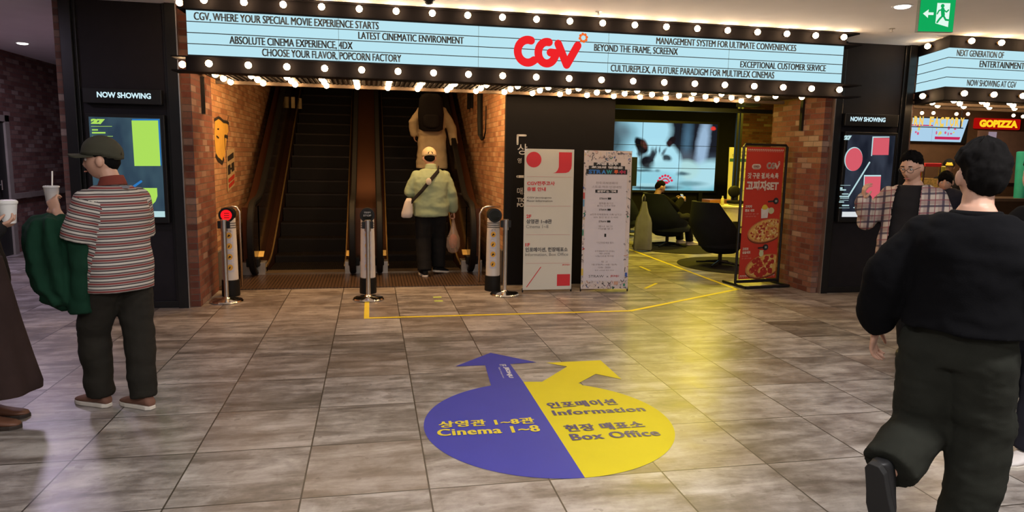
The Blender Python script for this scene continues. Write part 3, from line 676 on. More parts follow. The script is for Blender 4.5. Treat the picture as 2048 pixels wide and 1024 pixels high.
# ================================================================== BOLLARDS AND STANCHIONS
WPL = plain('white_plastic', (0.60, 0.57, 0.55), 0.45, var=0.04); GREYB = plain('grey_band', (0.12, 0.12, 0.12), 0.5)
RED_L = glowing('red_signal', srgb(255, 26, 34), 1.2)
def bollard(x, y, label, lit):
    r = empty('safety_bollard', (x, y, 0), label, 'bollard', 'white safety bollards at the escalators')
    MB().lathe([(0.094, 0), (0.097, 0.01), (0.093, 0.18), (0.085, 0.185)], (x, y, 0), 24).build('base', RUBBER, r, smooth=40)
    MB().lathe([(0.084, 0.18), (0.081, 0.55), (0.074, 0.87)], (x, y, 0), 24).build('column', WPL, r, smooth=40)
    for z in (0.76, 0.785, 0.81): MB().lathe([(0.0785, z), (0.0785, z + 0.011)], (x, y, 0), 24).build('band', GREYB, r, smooth=40)
    hd = MB(); hd.lathe([(0.071, 0.86), (0.074, 0.87), (0.072, 0.90), (0.05, 0.93), (0.01, 0.94)], (x, y, 0), 24)
    hd.build('head', RUBBER, r, smooth=40)
    MB().cyl((x, y + 0.055, 0.912), (x, y - 0.098, 0.908), 0.076, 0.082, 28).build('signal_hood', BLACK_TRIM, r, smooth=40)
    c = (x, y - 0.1, 0.908)
    m = MB().disc(c, (1, 0, 0), (0, 0, 1), 0.058 if lit == 'red' else 0.06)
    lens = m.build('signal_lens', RED_L if lit == 'red' else plain('dark_lens', (0.012, 0.014, 0.012), 0.2), r)
    if lit == 'red':
        m = MB()
        for k in (-1, 0, 1): m.box(x - 0.022, x + 0.03, y - 0.103, y - 0.101, 0.905 + k * 0.024 - 0.004, 0.905 + k * 0.024 + 0.004)
        m.build('signal_bars', plain('dark_red_bar', (0.25, 0.005, 0.01), 0.5), r)
    if lit == 'white':
        m = MB()
        for z, w in ((0.94, 0.045), (0.905, 0.055)): m.text('진입금지' if z > 0.92 else 'STOP', (x, y - 0.103, z - 0.008), R, U, w=w * 1.6, h=0.02, bold=0.03, align='c')
        m.build('lettering', plain('faded_white', (0.45, 0.45, 0.45), 0.5), r)
    for k in range(4):
        z = 0.275 + 0.118 * k; d = Vector((-x, -y, 0)).normalized(); rv = Vector((d.y, -d.x, 0)) * -1; o = Vector((x, y, z)) + d * 0.0845
        s = MB()
        rows_ = [[o + rv * (math.sin(a) * 0.0845) + d * (math.cos(a) * 0.0845 - 0.0845) + Vector((0, 0, zz_)) for a in (-0.5, -0.25, 0, 0.25, 0.5)] for zz_ in (0.0, 0.105)]
        for i in range(4): s.quad(rows_[0][i], rows_[0][i + 1], rows_[1][i + 1], rows_[1][i])
        st = s.build('pictogram_sticker', plain('sticker_lilac', (0.5, 0.5, 0.58), 0.5), r)
        cc = o + Vector((0, 0, 0.055)) + d * 0.004
        i_ = MB().disc(cc, rv, U, 0.03, 0.034, 16).build('icon', plain('amber_icon', (0.66, 0.36, 0.05), 0.5), st)
        MB().stroke([(-0.008, -0.012), (0.0, 0.006), (0.009, -0.004)][:2 + k % 2], 0.012, rv, U, cc + d * 0.002).build('icon_figure', MINK, st)
    MB().text('주의', Vector((x, y, 0.715)) - Vector((x, y, 0)).normalized() * 0.081, R, U, w=0.05, h=0.03, align='c').build('lettering', GREYB, r)
bollard(-1.555, 8.12, 'white safety bollard with glowing red signal beside the left brick pier', 'red')
bollard(-0.055, 8.12, 'white safety bollard with white print on its black head, between the escalators', 'white')
bollard(1.41, 8.13, 'white safety bollard with dark unlit head, left of the floor guide banner', 'dark')
def stanchion(x, y, label):
    r = empty('queue_stanchion', (x, y, 0), label, 'stanchion', 'chrome queue stanchions')
    MB().lathe([(0.165, 0), (0.17, 0.012), (0.16, 0.025), (0.05, 0.04), (0.03, 0.06)], (x, y, 0), 36).build('base', CHROME, r, smooth=40)
    MB().cyl((x, y, 0.05), (x, y, 0.77), 0.0235, n=20).build('post', STEEL, r, smooth=40)
    MB().cyl((x, y, 0.76), (x, y, 0.882), 0.034, n=20).build('collar', STEEL, r, smooth=40)
    MB().box(x + 0.025, x + 0.06, y - 0.02, y + 0.02, 0.79, 0.87).box(x - 0.06, x - 0.025, y - 0.02, y + 0.02, 0.79, 0.87).build('belt_clip', BLACK_TRIM, r, bevel=0.004)
stanchion(-1.535, 7.77, 'chrome stanchion post in front of the red lit bollard')
stanchion(-0.05, 7.73, 'chrome stanchion post in front of the middle bollard')
stanchion(1.50, 7.83, 'chrome stanchion post in front of the dark headed right bollard')

# ================================================================== BANNER STANDS
def frame3(bl, br, tilt=0.0):
    bl, br = Vector(bl), Vector(br); rv = (br - bl); w = rv.length; rv.normalize(); nv = Vector((rv.y, -rv.x, 0))  # towards the viewer
    uv = (Vector((0, 0, 1)) * math.cos(tilt) - nv * math.sin(tilt)).normalized(); return bl, rv, uv, nv, w
class Sheet:
    def __init__(s, root, o, rv, uv, nv, w, h): s.r, s.o, s.rv, s.uv, s.n, s.w, s.h = root, o, rv, uv, nv, w, h
    def p(s, x, y, e=1): return s.o + s.rv * (x * s.w) + s.uv * (y * s.h) + s.n * (0.0022 * e)
    def rect(s, m, x0, y0, x1, y1, e=1): return m.quad(s.p(x0, y0, e), s.p(x1, y0, e), s.p(x1, y1, e), s.p(x0, y1, e))
    def text(s, m, t, x, y, w, h, align='l', bold=0.02, e=2):
        m.extra = getattr(m, 'extra', []); m.extra.append(MB().text(t, s.p(x, y, e), s.rv, s.uv, w=w * s.w if w else None, h=h * s.h, bold=bold * 0.55, align=align)); return m
    def poly(s, m, pts, e=1): return m.poly([s.p(x, y, e) for x, y in pts])
def xbanner(bl, br, h, label, sheet_m, z0=0.03, tilt=0.03):
    o, rv, uv, nv, w = frame3(bl, br, tilt); mid = o + rv * w / 2
    r = empty('banner_stand', (mid.x, mid.y, 0), label, 'banner stand', 'printed banner stands')
    o = o + Vector((0, 0, z0)); b = -nv * 0.05
    sh = MB().prism([o, o + rv * w, o + rv * w + uv * h, o + uv * h], -nv * 0.0015).build('sheet', sheet_m, r)
    a, c, d_, e = o + b * 0.2, o + rv * w + b * 0.2, o + uv * h + b * 0.2, o + rv * w + uv * h + b * 0.2
    k = mid + uv * (h * 0.45) - nv * 0.06
    for q in (a, c, d_, e): MB().tube((k, q), 0.006, 8).build('support_arm', BLACK_TRIM, r)
    for q in (a, c): MB().cyl(q + Vector((0, 0, -z0)), q + Vector((0, 0, 0.02)), 0.009, n=10).build('foot', BLACK_TRIM, r)
    MB().tube((k, mid - nv * 0.36 + Vector((0, 0, 0.012))), 0.006, 8).build('rear_leg', BLACK_TRIM, r)
    g = MB()
    for x, y in ((0.025, 0.008), (0.975, 0.008), (0.025, 0.992), (0.975, 0.992)): g.disc(o + rv * w * x + uv * h * y + nv * 0.002, rv, uv, 0.010, n=10)
    g.build('eyelet', STEEL, sh)
    return r, Sheet(sh, o, rv, uv, nv, w, h)
def part(s, m, mat_, name='print'):
    for x in getattr(m, 'extra', []): x.build('lettering', mat_, s.r)
    if m.v: m.build(name if name != 'lettering' else 'print', mat_, s.r)
RED = plain('crimson_print', (0.62, 0.026, 0.035), 0.5, var=0.03); INKP = plain('grey_ink', (0.09, 0.09, 0.095), 0.6, var=0.03); INKB = plain('black_ink', (0.02, 0.02, 0.02), 0.6); PINKL = plain('pink_rule', (0.60, 0.25, 0.24), 0.6)
r1, s = xbanner((1.742, 7.95, 0), (2.338, 7.95, 0), 1.66, 'cream floor guide banner with red circle and red square, left of the pair', plain('cream_sheet', (0.62, 0.60, 0.53), 0.55, var=0.03, scale=2, bs=0.02))
m = MB(); c = s.p(0.185, 0.925); m.disc(c, s.rv, s.uv, 0.152 * s.w, 0.098 * s.w * 1.55)
s.poly(m, [(0.69, 0.98), (0.955, 0.98), (0.955, 0.89), (0.945, 0.865), (0.90, 0.843), (0.84, 0.835), (0.57, 0.832), (0.63, 0.838), (0.67, 0.855), (0.69, 0.875)])
s.rect(m, 0.70, 0.025, 0.97, 0.11); s.poly(m, [(0.065, 0.02), (0.085, 0.02), (0.375, 0.165), (0.355, 0.165)]); part(s, m, RED)
m = MB()
for y in (0.805, 0.598, 0.395, 0.19): s.rect(m, 0.05, y, 0.95, y + 0.0018)
part(s, m, PINKL, 'rule')
m = MB()
for t_, y, w_, h_ in (('CGV전주고사', 0.745, 0.56, 0.03), ('층별 안내', 0.705, 0.38, 0.028)): s.text(m, t_, 0.055, y, w_, h_, bold=0.05)
s.text(m, '2F', 0.05, 0.515, 0.10, 0.024, bold=0.06); s.text(m, '1F', 0.04, 0.313, 0.09, 0.024, bold=0.06); s.text(m, 'JEONJU', 0.80, 0.172, 0.16, 0.011, bold=0.04)
part(s, m, RED, 'lettering')
m = MB()
s.text(m, 'CGV Jeonjugosa', 0.055, 0.651, 0.50, 0.014); s.text(m, 'Floor Information', 0.055, 0.629, 0.52, 0.014)
s.text(m, '상영관 1~8관', 0.05, 0.475, 0.52, 0.032, bold=0.05); s.text(m, '인포메이션, 현장매표소', 0.04, 0.272, 0.87, 0.034, bold=0.05)
part(s, m, INKP, 'lettering')
m = MB(); s.text(m, 'Cinema 1~8', 0.05, 0.443, 0.45, 0.024, bold=0.0); s.text(m, 'Information, Box Office', 0.04, 0.24, 0.88, 0.026, bold=0.0); part(s, m, plain('light_ink', (0.2, 0.2, 0.2), 0.6), 'lettering')

r2_, s = xbanner((2.455, 7.94, 0), (3.035, 7.90, 0), 1.655, 'white straw event banner with doodled colourful border, right of the cream banner', plain('doodle_sheet', (0.62, 0.54, 0.52), 0.55, var=0.05, scale=8, bs=0.02))
m = MB(); s.rect(m, 0.05, 0.06, 0.91, 0.835); part(s, m, plain('inner_white', (0.62, 0.58, 0.63), 0.55, var=0.02, bs=0.02))
m = MB(); s.rect(m, 0.2, 0.87, 0.77, 0.915, 2); s.rect(m, 0.08, 0.825, 0.87, 0.871, 2) if False else None
s.rect(m, 0.10, 0.868, 0.86, 0.892, 2); s.rect(m, 0.05, 0.832, 0.91, 0.868, 2); s.rect(m, 0.25, 0.70, 0.72, 0.722, 2); part(s, m, INKB, 'print')
m = MB(); s.text(m, '지금 전주', 0.485, 0.896, 0.46, 0.024, 'c', 0.12, 3); s.text(m, '최고의 맛들은', 0.485, 0.872, 0.66, 0.018, 'c', 0.1, 3); s.text(m, '설명하는 혜택', 0.485, 0.703, 0.4, 0.016, 'c', 0.08, 3); part(s, m, plain('white_print', (0.62, 0.58, 0.58), 0.5), 'lettering')
for t_, x, w_, col in (('STR', 0.10, 0.26, (0.03, 0.17, 0.55)), ('A', 0.37, 0.09, (0.05, 0.24, 0.68)), ('W', 0.47, 0.12, (0.03, 0.34, 0.36)), ('투', 0.63, 0.09, (0.70, 0.12, 0.03)), ('수!', 0.74, 0.13, (0.55, 0.03, 0.10))):
    m = MB(); s.text(m, t_, x, 0.836, w_, 0.028, 'l', 0.07, 3); part(s, m, plain('straw_letter_%s' % x, col, 0.5, var=0.02), 'lettering')
m = MB()
for t_, y, w_, h_ in (('전주국제영화제', 0.762, 0.46, 0.017), ('스트로 맥주 인생네컷', 0.733, 0.62, 0.018), ('영화를 즐기고', 0.617, 0.30, 0.014), ('출구는 나가고 하면', 0.60, 0.38, 0.013), ('#전주국제영화제 기록 남기고', 0.537, 0.66, 0.014), ('30% 할인 받고 드셔봐', 0.517, 0.52, 0.013),
                     ('행사 보고', 0.452, 0.3, 0.013), ('기념품 받고', 0.434, 0.32, 0.013), ('*기간한정 배포 행사', 0.332, 0.36, 0.014), ('전주영화의거리 안내소', 0.272, 0.42, 0.012), ('매니저와', 0.254, 0.22, 0.012), ('나눔스트로 투어링', 0.236, 0.38, 0.012), ('참 고', 0.195, 0.14, 0.012), ('9월 27일(목) - 10월 1일(목)', 0.172, 0.54, 0.014), ('12:00 - 20:00', 0.153, 0.26, 0.011), ('전주 스트로 투어 안내', 0.133, 0.40, 0.009)):
    s.text(m, t_, 0.485, y, w_, h_, 'c', 0.0, 3)
part(s, m, plain('pale_ink', (0.26, 0.23, 0.25), 0.6, var=0.02), 'lettering')
m = MB()
for y in (0.652, 0.572, 0.487): s.text(m, 'STRAW', 0.42, y, 0.16, 0.013, 'c', 0.02, 3); s.rect(m, 0.515, y, 0.585, y + 0.014, 3)
s.rect(m, 0.465, 0.382, 0.505, 0.405, 3); part(s, m, INKB, 'lettering')
m = MB(); s.text(m, 'STRAW  x', 0.16, 0.085, 0.42, 0.018, 'l', -0.01, 3); part(s, m, INKP, 'lettering')
m = MB(); s.text(m, 'JEONJU', 0.62, 0.085, 0.18, 0.018, 'l', 0.04, 3); part(s, m, plain('rose_ink', (0.55, 0.12, 0.12), 0.6), 'lettering')
rnd = random.Random(3)
cols = [plain('doodle_%d' % i, c_, 0.6, var=0.02) for i, c_ in enumerate(((0.06, 0.12, 0.42), (0.5, 0.08, 0.08), (0.05, 0.25, 0.16), (0.62, 0.45, 0.08), (0.16, 0.14, 0.15), (0.6, 0.35, 0.25), (0.12, 0.3, 0.5)))]
ms = [MB() for _ in cols]
for k in range(170):
    z_ = rnd.random()
    if z_ < 0.30: x, y = rnd.uniform(0.0, 1.0), rnd.uniform(0.92, 0.995)
    elif z_ < 0.58: x, y = rnd.uniform(0.0, 1.0), rnd.uniform(0.005, 0.055)
    elif z_ < 0.80: x, y = rnd.uniform(0.005, 0.045), rnd.uniform(0.06, 0.92)
    else: x, y = rnd.uniform(0.915, 0.99), rnd.uniform(0.06, 0.92)
    a = rnd.uniform(0, 6.28); L = rnd.uniform(0.006, 0.028); p = s.p(x, y, 1.5); cu = rnd.uniform(-2.2, 2.2)
    pts = [(L * t_ * math.cos(a + cu * t_), L * t_ * math.sin(a + cu * t_)) for t_ in (-1, -0.5, 0, 0.5, 1)]
    pts = [(min(max(q[0], -x * s.w), (1 - x) * s.w), min(max(q[1], -y * s.h), (1 - y) * s.h)) for q in pts]
    ms[4 if rnd.random() < 0.5 else rnd.randrange(7)].stroke(pts, rnd.choice((0.003, 0.004, 0.009)), s.rv, s.uv, p, 6)
for i, (x, y, w_, h_) in enumerate(((0.0, 0.655, 0.035, 0.045), (0.0, 0.60, 0.03, 0.05), (0.0, 0.39, 0.03, 0.04), (0.0, 0.10, 0.04, 0.05), (0.93, 0.09, 0.05, 0.03), (0.70, 0.03, 0.09, 0.025), (0.9, 0.02, 0.04, 0.02))): s.rect(ms[(1, 6, 2, 3, 0, 5, 2)[i]], x, y, x + w_, y + h_, 1.6)
for mm, cc in zip(ms, cols): part(s, mm, cc, 'doodle')

# red pizza sign in a black tube frame
o, rv, uv, nv, w = frame3((4.565, 8.09, 0), (5.215, 8.17, 0)); mid = o + rv * w / 2; hs = 1.80
rr = empty('pizza_sign', (mid.x, mid.y, 0), 'tall red pizza set sign in a black tube frame before the right brick pier', 'sign stand')
m = MB(); a = 0.03
fr_ = [o + uv * 0.05, o + uv * hs * 0.985, o + uv * hs + rv * 0.025, o + rv * (w - 0.025) + uv * hs, o + rv * w + uv * hs * 0.985, o + rv * w + uv * 0.05]
m.tube(fr_, 0.017, 10); m.tube((o + uv * 0.055, o + rv * w + uv * 0.055), 0.022, 10); m.build('frame', BLACK_TRIM, rr, smooth=40)
m = MB()
for e in (o, o + rv * w): m.tube((e - nv * 0.26 + uv * 0.017, e + nv * 0.22 + uv * 0.017), 0.017, 10); m.cyl(e + uv * 0.01, e + uv * 0.06, 0.017, n=10)
m.tube((o + nv * 0.22 + uv * 0.017, o + rv * w + nv * 0.22 + uv * 0.017), 0.017, 10); m.build('foot', BLACK_TRIM, rr, smooth=40)
o2_ = o + rv * 0.045 + uv * 0.085; sw, sh_ = w - 0.085, hs - 0.115
sheet = MB().prism([o2_, o2_ + rv * sw, o2_ + rv * sw + uv * sh_, o2_ + uv * sh_], -nv * 0.002).build('sheet', plain('red_sheet', (0.50, 0.040, 0.022), 0.5, var=0.04, scale=3, bs=0.02), rr)
s = Sheet(sheet, o2_, rv, uv, nv, sw, sh_)
WP = plain('cream_print', (0.66, 0.56, 0.48), 0.5, var=0.03)
m = MB()
for y0 in (0.977, 0.022):
    for i in range(20):
        x = 0.02 + i * 0.048; s.poly(m, [(x, y0), (x + 0.024, y0 + 0.010), (x + 0.048, y0)], 1); s.poly(m, [(x - 0.0, y0 - 0.004), (x + 0.024, y0 - 0.012), (x + 0.024, y0 - 0.006)], 1)
part(s, m, WP)
m = MB(); m.stroke([(0.03, 0), (0.1, 0)], 0.065, s.rv, s.uv, s.p(0.165, 0.855), 14); part(s, m, WP)
m = MB(); s.text(m, 'GOPIZZA', 0.275, 0.85, 0.17, 0.013, 'c', 0.05, 3); s.rect(m, 0.17, 0.842, 0.38, 0.8435, 2); part(s, m, plain('maroon_ink', (0.2, 0.02, 0.02), 0.5), 'lettering')
m = MB(); logo(m, s.p(0.55, 0.838), 0.20, s.rv, s.uv); flower(m, s.p(0.875, 0.89), 0.011, s.rv, s.uv); part(s, m, WP, 'logo')
m = MB(); s.text(m, '갓 구운 걸.바.속.촉', 0.47, 0.765, 0.82, 0.045, 'c', 0.07, 2); s.text(m, '고피자SET', 0.47, 0.675, 0.86, 0.075, 'c', 0.09, 2)
s.text(m, '고피자', 0.05, 0.545, 0.18, 0.022, 'l', 0.07); s.text(m, '콤보 세트', 0.05, 0.515, 0.25, 0.022, 'l', 0.07); s.text(m, '고피자', 0.05, 0.222, 0.16, 0.022, 'l', 0.07); s.text(m, '싱글세트', 0.05, 0.195, 0.22, 0.022, 'l', 0.07)
part(s, m, WP, 'lettering')
m = MB(); s.text(m, '인기 피자 1판 + 팝콘 + 콜라', 0.05, 0.494, 0.37, 0.011, 'l', 0.0); s.text(m, '+ 음료 2잔으로 제공', 0.05, 0.476, 0.30, 0.010, 'l', 0.0); s.text(m, '인기 피자', 0.05, 0.172, 0.16, 0.011, 'l', 0.0); s.text(m, '1판 + 콜라 1잔 제공', 0.05, 0.155, 0.25, 0.010, 'l', 0.0)
part(s, m, plain('salmon_ink', (0.62, 0.30, 0.24), 0.5), 'lettering')
def pizza(cy, topping, cheese, seed, rx=0.50):
    rn = random.Random(seed); cx = 0.66; ry = 0.088; tilt = 0.16
    def q(r_, a): x = rx * r_ * math.cos(a); y = ry * r_ * math.sin(a); return (cx + x, cy + y + x * tilt * 0.33)
    def clip(pts): return [(min(max(p[0], 0.0), 0.985), p[1]) for p in pts]
    m = MB(); s.poly(m, clip([(q(1.0, k * math.pi / 24)[0], q(1.0, k * math.pi / 24)[1] - 0.012) for k in range(48)]), 1); part(s, m, plain('crust_shadow', (0.16, 0.035, 0.012), 0.6))
    m = MB(); s.poly(m, clip([q(1.0, k * math.pi / 24) for k in range(48)]), 1.6); part(s, m, plain('crust', (0.50, 0.20, 0.07), 0.6, var=0.3, scale=40))
    m = MB(); s.poly(m, clip([q(0.92, k * math.pi / 24) for k in range(48)]), 2.2); part(s, m, cheese)
    for kind, (mt, n, rr0, e) in enumerate(topping):
        m = MB()
        for k in range(n):
            r_ = math.sqrt(rn.random()) * 0.82; a = rn.uniform(0, 6.28); x, y = q(r_, a); rad = rr0 * rn.uniform(0.7, 1.25)
            if x + rad > 0.98 or x < rad: continue
            m.poly([s.p(x + rad * (0.8 + 0.35 * rn.random()) * math.cos(b * 0.785), y + rad * 0.30 * (0.8 + 0.35 * rn.random()) * math.sin(b * 0.785), e + k * 0.004) for b in range(8)])
        part(s, m, mt, 'pizza_pattern')
CH = plain('melted_cheese', (0.62, 0.36, 0.09), 0.5, var=0.2, scale=30); MEAT = plain('red_salami', (0.36, 0.03, 0.02), 0.5, var=0.25, scale=40); PALEC = plain('pale_cheese', (0.70, 0.50, 0.20), 0.5); HAM = plain('orange_topping', (0.50, 0.15, 0.05), 0.5)
pizza(0.372, ((HAM, 60, 0.032, 2.8), (MEAT, 36, 0.03, 3.4), (PALEC, 46, 0.026, 4.0)), CH, 5)
pizza(0.098, ((PALEC, 30, 0.035, 2.8), (MEAT, 26, 0.075, 3.4), (HAM, 14, 0.022, 4.0)), CH, 9)
m = MB(); s.poly(m, [(0.49, 0.465), (0.66, 0.468), (0.68, 0.545), (0.475, 0.54)], 3); part(s, m, plain('white_cup_print', (0.62, 0.58, 0.55), 0.5))
m = MB(); m.disc(s.p(0.57, 0.548, 3.4), s.rv, s.uv, 0.045, 0.03, 14); s.poly(m, [(0.49, 0.54), (0.66, 0.545), (0.6, 0.57), (0.53, 0.568)], 3.5); part(s, m, plain('popcorn_yellow', (0.62, 0.46, 0.05), 0.6))
m = MB(); m.disc(s.p(0.75, 0.523, 2.6), s.rv, s.uv, 0.045, 0.042, 16); m.disc(s.p(0.555, 0.195, 5), s.rv, s.uv, 0.035, 0.04, 16); s.rect(m, 0.5, 0.213, 0.61, 0.221, 5.2); part(s, m, plain('pale_green_print', (0.50, 0.52, 0.30), 0.5))
m = MB(); m.disc(s.p(0.86, 0.597, 2.6), s.rv, s.uv, 0.042, 0.042, 16); m.stroke([(0, 0), (0.1, 0.008)], 0.02, s.rv, s.uv, s.p(0.66, 0.592, 2.6)); m.disc(s.p(0.66, 0.243, 5), s.rv, s.uv, 0.042, 0.04, 16); m.stroke([(0, 0), (0.1, 0.008)], 0.02, s.rv, s.uv, s.p(0.47, 0.238, 5)); part(s, m, plain('dark_badge', (0.03, 0.028, 0.03), 0.5))
m = MB(); s.rect(m, 0.83, 0.588, 0.89, 0.604, 3.2); s.rect(m, 0.635, 0.236, 0.69, 0.25, 5.6); part(s, m, plain('badge_grey', (0.3, 0.33, 0.3), 0.5))

# ================================================================== FLOOR GRAPHICS
def fpoly(m, pts, z): return m.poly([on_z(u, v, 0) + Vector((0, 0, z)) for u, v in pts][::-1])
a, b_, c_ = on_z(852, 870), on_z(1350, 870), on_z(1170, 956)
# circle through three rim points
def circ3(a, b, c):
    d = 2 * (a.x * (b.y - c.y) + b.x * (c.y - a.y) + c.x * (a.y - b.y))
    ux = ((a.x ** 2 + a.y ** 2) * (b.y - c.y) + (b.x ** 2 + b.y ** 2) * (c.y - a.y) + (c.x ** 2 + c.y ** 2) * (a.y - b.y)) / d
    uy = ((a.x ** 2 + a.y ** 2) * (c.x - b.x) + (b.x ** 2 + b.y ** 2) * (a.x - c.x) + (c.x ** 2 + c.y ** 2) * (b.x - a.x)) / d
    return Vector((ux, uy, 0)), (Vector((ux, uy, 0)) - a).length
cc, rad = circ3(a, b_, c_)
print('decal', cc, rad)
fd = empty('floor_sticker', (cc.x, cc.y, 0), 'round blue and yellow direction sticker with two arrows on the tiled floor', 'floor sticker')
BLUE = plain('blue_vinyl', (0.034, 0.042, 0.34), 0.5, 0, 0.22, var=0.04, scale=6, bs=0.03); YEL = plain('yellow_vinyl', (0.60, 0.51, 0.010), 0.5, 0, 0.22, var=0.03, scale=6, bs=0.03)
t0, t1 = on_z(1047, 765), on_z(1170, 956); ang = lambda p: math.atan2(p.y - cc.y, p.x - cc.x)
a0, a1 = ang(t0), ang(t1)
Zf = 0.0015
def arc_pts(s0, s1, n=60): return [cc + Vector((rad * math.cos(s0 + (s1 - s0) * i / n), rad * math.sin(s0 + (s1 - s0) * i / n), Zf)) for i in range(n + 1)]
left_arc = arc_pts(a0, a1 + 0 if a1 > a0 else a1 + 2 * math.pi)
right_arc = arc_pts(a1 if a1 < a0 else a1 - 2 * math.pi, a0)
print('angles', a0, a1)
bh = MB().poly(left_arc).build('blue_half', BLUE, fd)
yh = MB().poly(right_arc).build('yellow_half', YEL, fd)
m = MB(); fpoly(m, [(983, 775), (1000, 812), (1075, 812), (1047, 765), (1019, 727), (970, 730)], Zf + 0.0006); fpoly(m, [(981, 706), (911, 733), (972, 731), (1014, 729), (1073, 725)], Zf + 0.0007); m.build('arrow', BLUE, fd)
m = MB(); fpoly(m, [(1047, 764), (1087, 764), (1158, 767), (1200, 790), (1120, 800), (1068, 798)], Zf + 0.0005); fpoly(m, [(1085, 763.5), (1137, 732), (1192, 748), (1153, 769), (1120, 790), (1075, 780)], Zf + 0.0007); fpoly(m, [(1092, 726), (1201, 721), (1243, 759), (1190, 748), (1137, 734)], Zf + 0.0009); m.build('arrow', YEL, fd)
def ftext(s_, p0, p1, up, m):
    o = on_z(*p0); e = on_z(*p1); q_ = on_z(*up); rv_ = (e - o); w_ = rv_.length; rv_.normalize(); uvv = Vector((-rv_.y, rv_.x, 0)); h_ = (q_ - o).dot(uvv)
    return m.text(s_, o + Vector((0, 0, Zf + 0.002)), rv_, uvv, w=w_, h=abs(h_), bold=0.012, fat=0.03, space=1.08)
YL = plain('yellow_letter', (0.66, 0.54, 0.03), 0.45, var=0.02); IL = plain('indigo_letter', (0.05, 0.04, 0.15), 0.45, var=0.02)
for mt_, q_ in ((YL, ('상영관 1~8관', (879, 857), (1071, 848), (881, 844))), (YL, ('Cinema 1~8', (876, 873.5), (1081, 864), (876, 860))), (IL, ('인포메이션', (1100, 818), (1236, 810), (1097, 806))),
                (IL, ('Information', (1109, 832), (1292, 823), (1107, 822))), (IL, ('현장 매표소', (1135, 865), (1292, 856), (1131, 851))), (IL, ('Box Office', (1146, 882), (1322, 872), (1142, 869)))):
    m = MB(); ftext(*q_, m); m.build('lettering', mt_, fd)
m = MB(); WV2 = plain('white_vinyl_letter', (0.55, 0.55, 0.62), 0.45)
o = on_z(1006, 735); e = on_z(1016, 757); rv_ = (e - o); L_ = rv_.length; rv_.normalize(); uvv = Vector((-rv_.y, rv_.x, 0)); o.z = Zf + 0.002
m.text('JEONJU', o, rv_, uvv, w=L_, h=0.042, bold=0.06); m.text('Digital Independent', o - uvv * 0.04, rv_, uvv, w=L_, h=0.016); m.text('IFF', o - rv_ * 0.07 - uvv * 0.02, rv_, uvv, w=0.05, h=0.05, bold=0.02); m.build('lettering', WV2, fd)
TAPE = plain('yellow_tape', (0.66, 0.54, 0.02), 0.45, var=0.05)
def tape(pts, w, label, mat_=TAPE, group=None):
    m = MB(); P_ = [Vector((x, y, 0.001)) for x, y in pts]
    for i, (a, b) in enumerate(zip(P_[:-1], P_[1:])):
        d = (b - a).normalized(); n = Vector((-d.y, d.x, 0)) * w / 2; up = Vector((0, 0, 0.0004 * i))
        m.poly([a - n - d * w / 2 * (i > 0) + up, b - n + d * w / 2 + up, b + n + d * w / 2 + up, a + n - d * w / 2 * (i > 0) + up])
    return tag(m.build('floor_tape', mat_), label, 'floor tape', group)
tape([(-0.065, 7.60), (-0.065, 6.84), (2.68, 6.85), (4.462, 7.86), (4.462, 12.4)], 0.05, 'long yellow tape line on the floor running past the banners into the lounge')
g_ = plain('lime_tape', (0.42, 0.55, 0.12), 0.5)
for (u, v, lab) in ((871.5, 594.5, 'short lime tape mark before the right escalator, the farther of two'), (874, 602, 'short lime tape mark before the right escalator, the nearer of two')):
    p = on_z(u, v); tape([(p.x - 0.03, p.y), (p.x + 0.03, p.y)], 0.07, lab, g_, 'lime tape marks')
p = on_z(1121, 597.5); q_ = on_z(1183, 597); tape([(p.x, p.y), (q_.x, q_.y)], 0.03, 'short white tape strip on the floor before the banners', plain('white_tape', (0.6, 0.55, 0.5), 0.5))
for (u0, v0, u1, v1, lab) in ((1280, 533, 1299, 541, 'short yellow tape dash on the lounge floor beside the grey bag'), (1290, 577, 1312, 567, 'short slanted yellow tape dash right of the straw banner')):
    p, q_ = on_z(u0, v0), on_z(u1, v1); tape([(p.x, p.y), (q_.x, q_.y)], 0.04, lab)
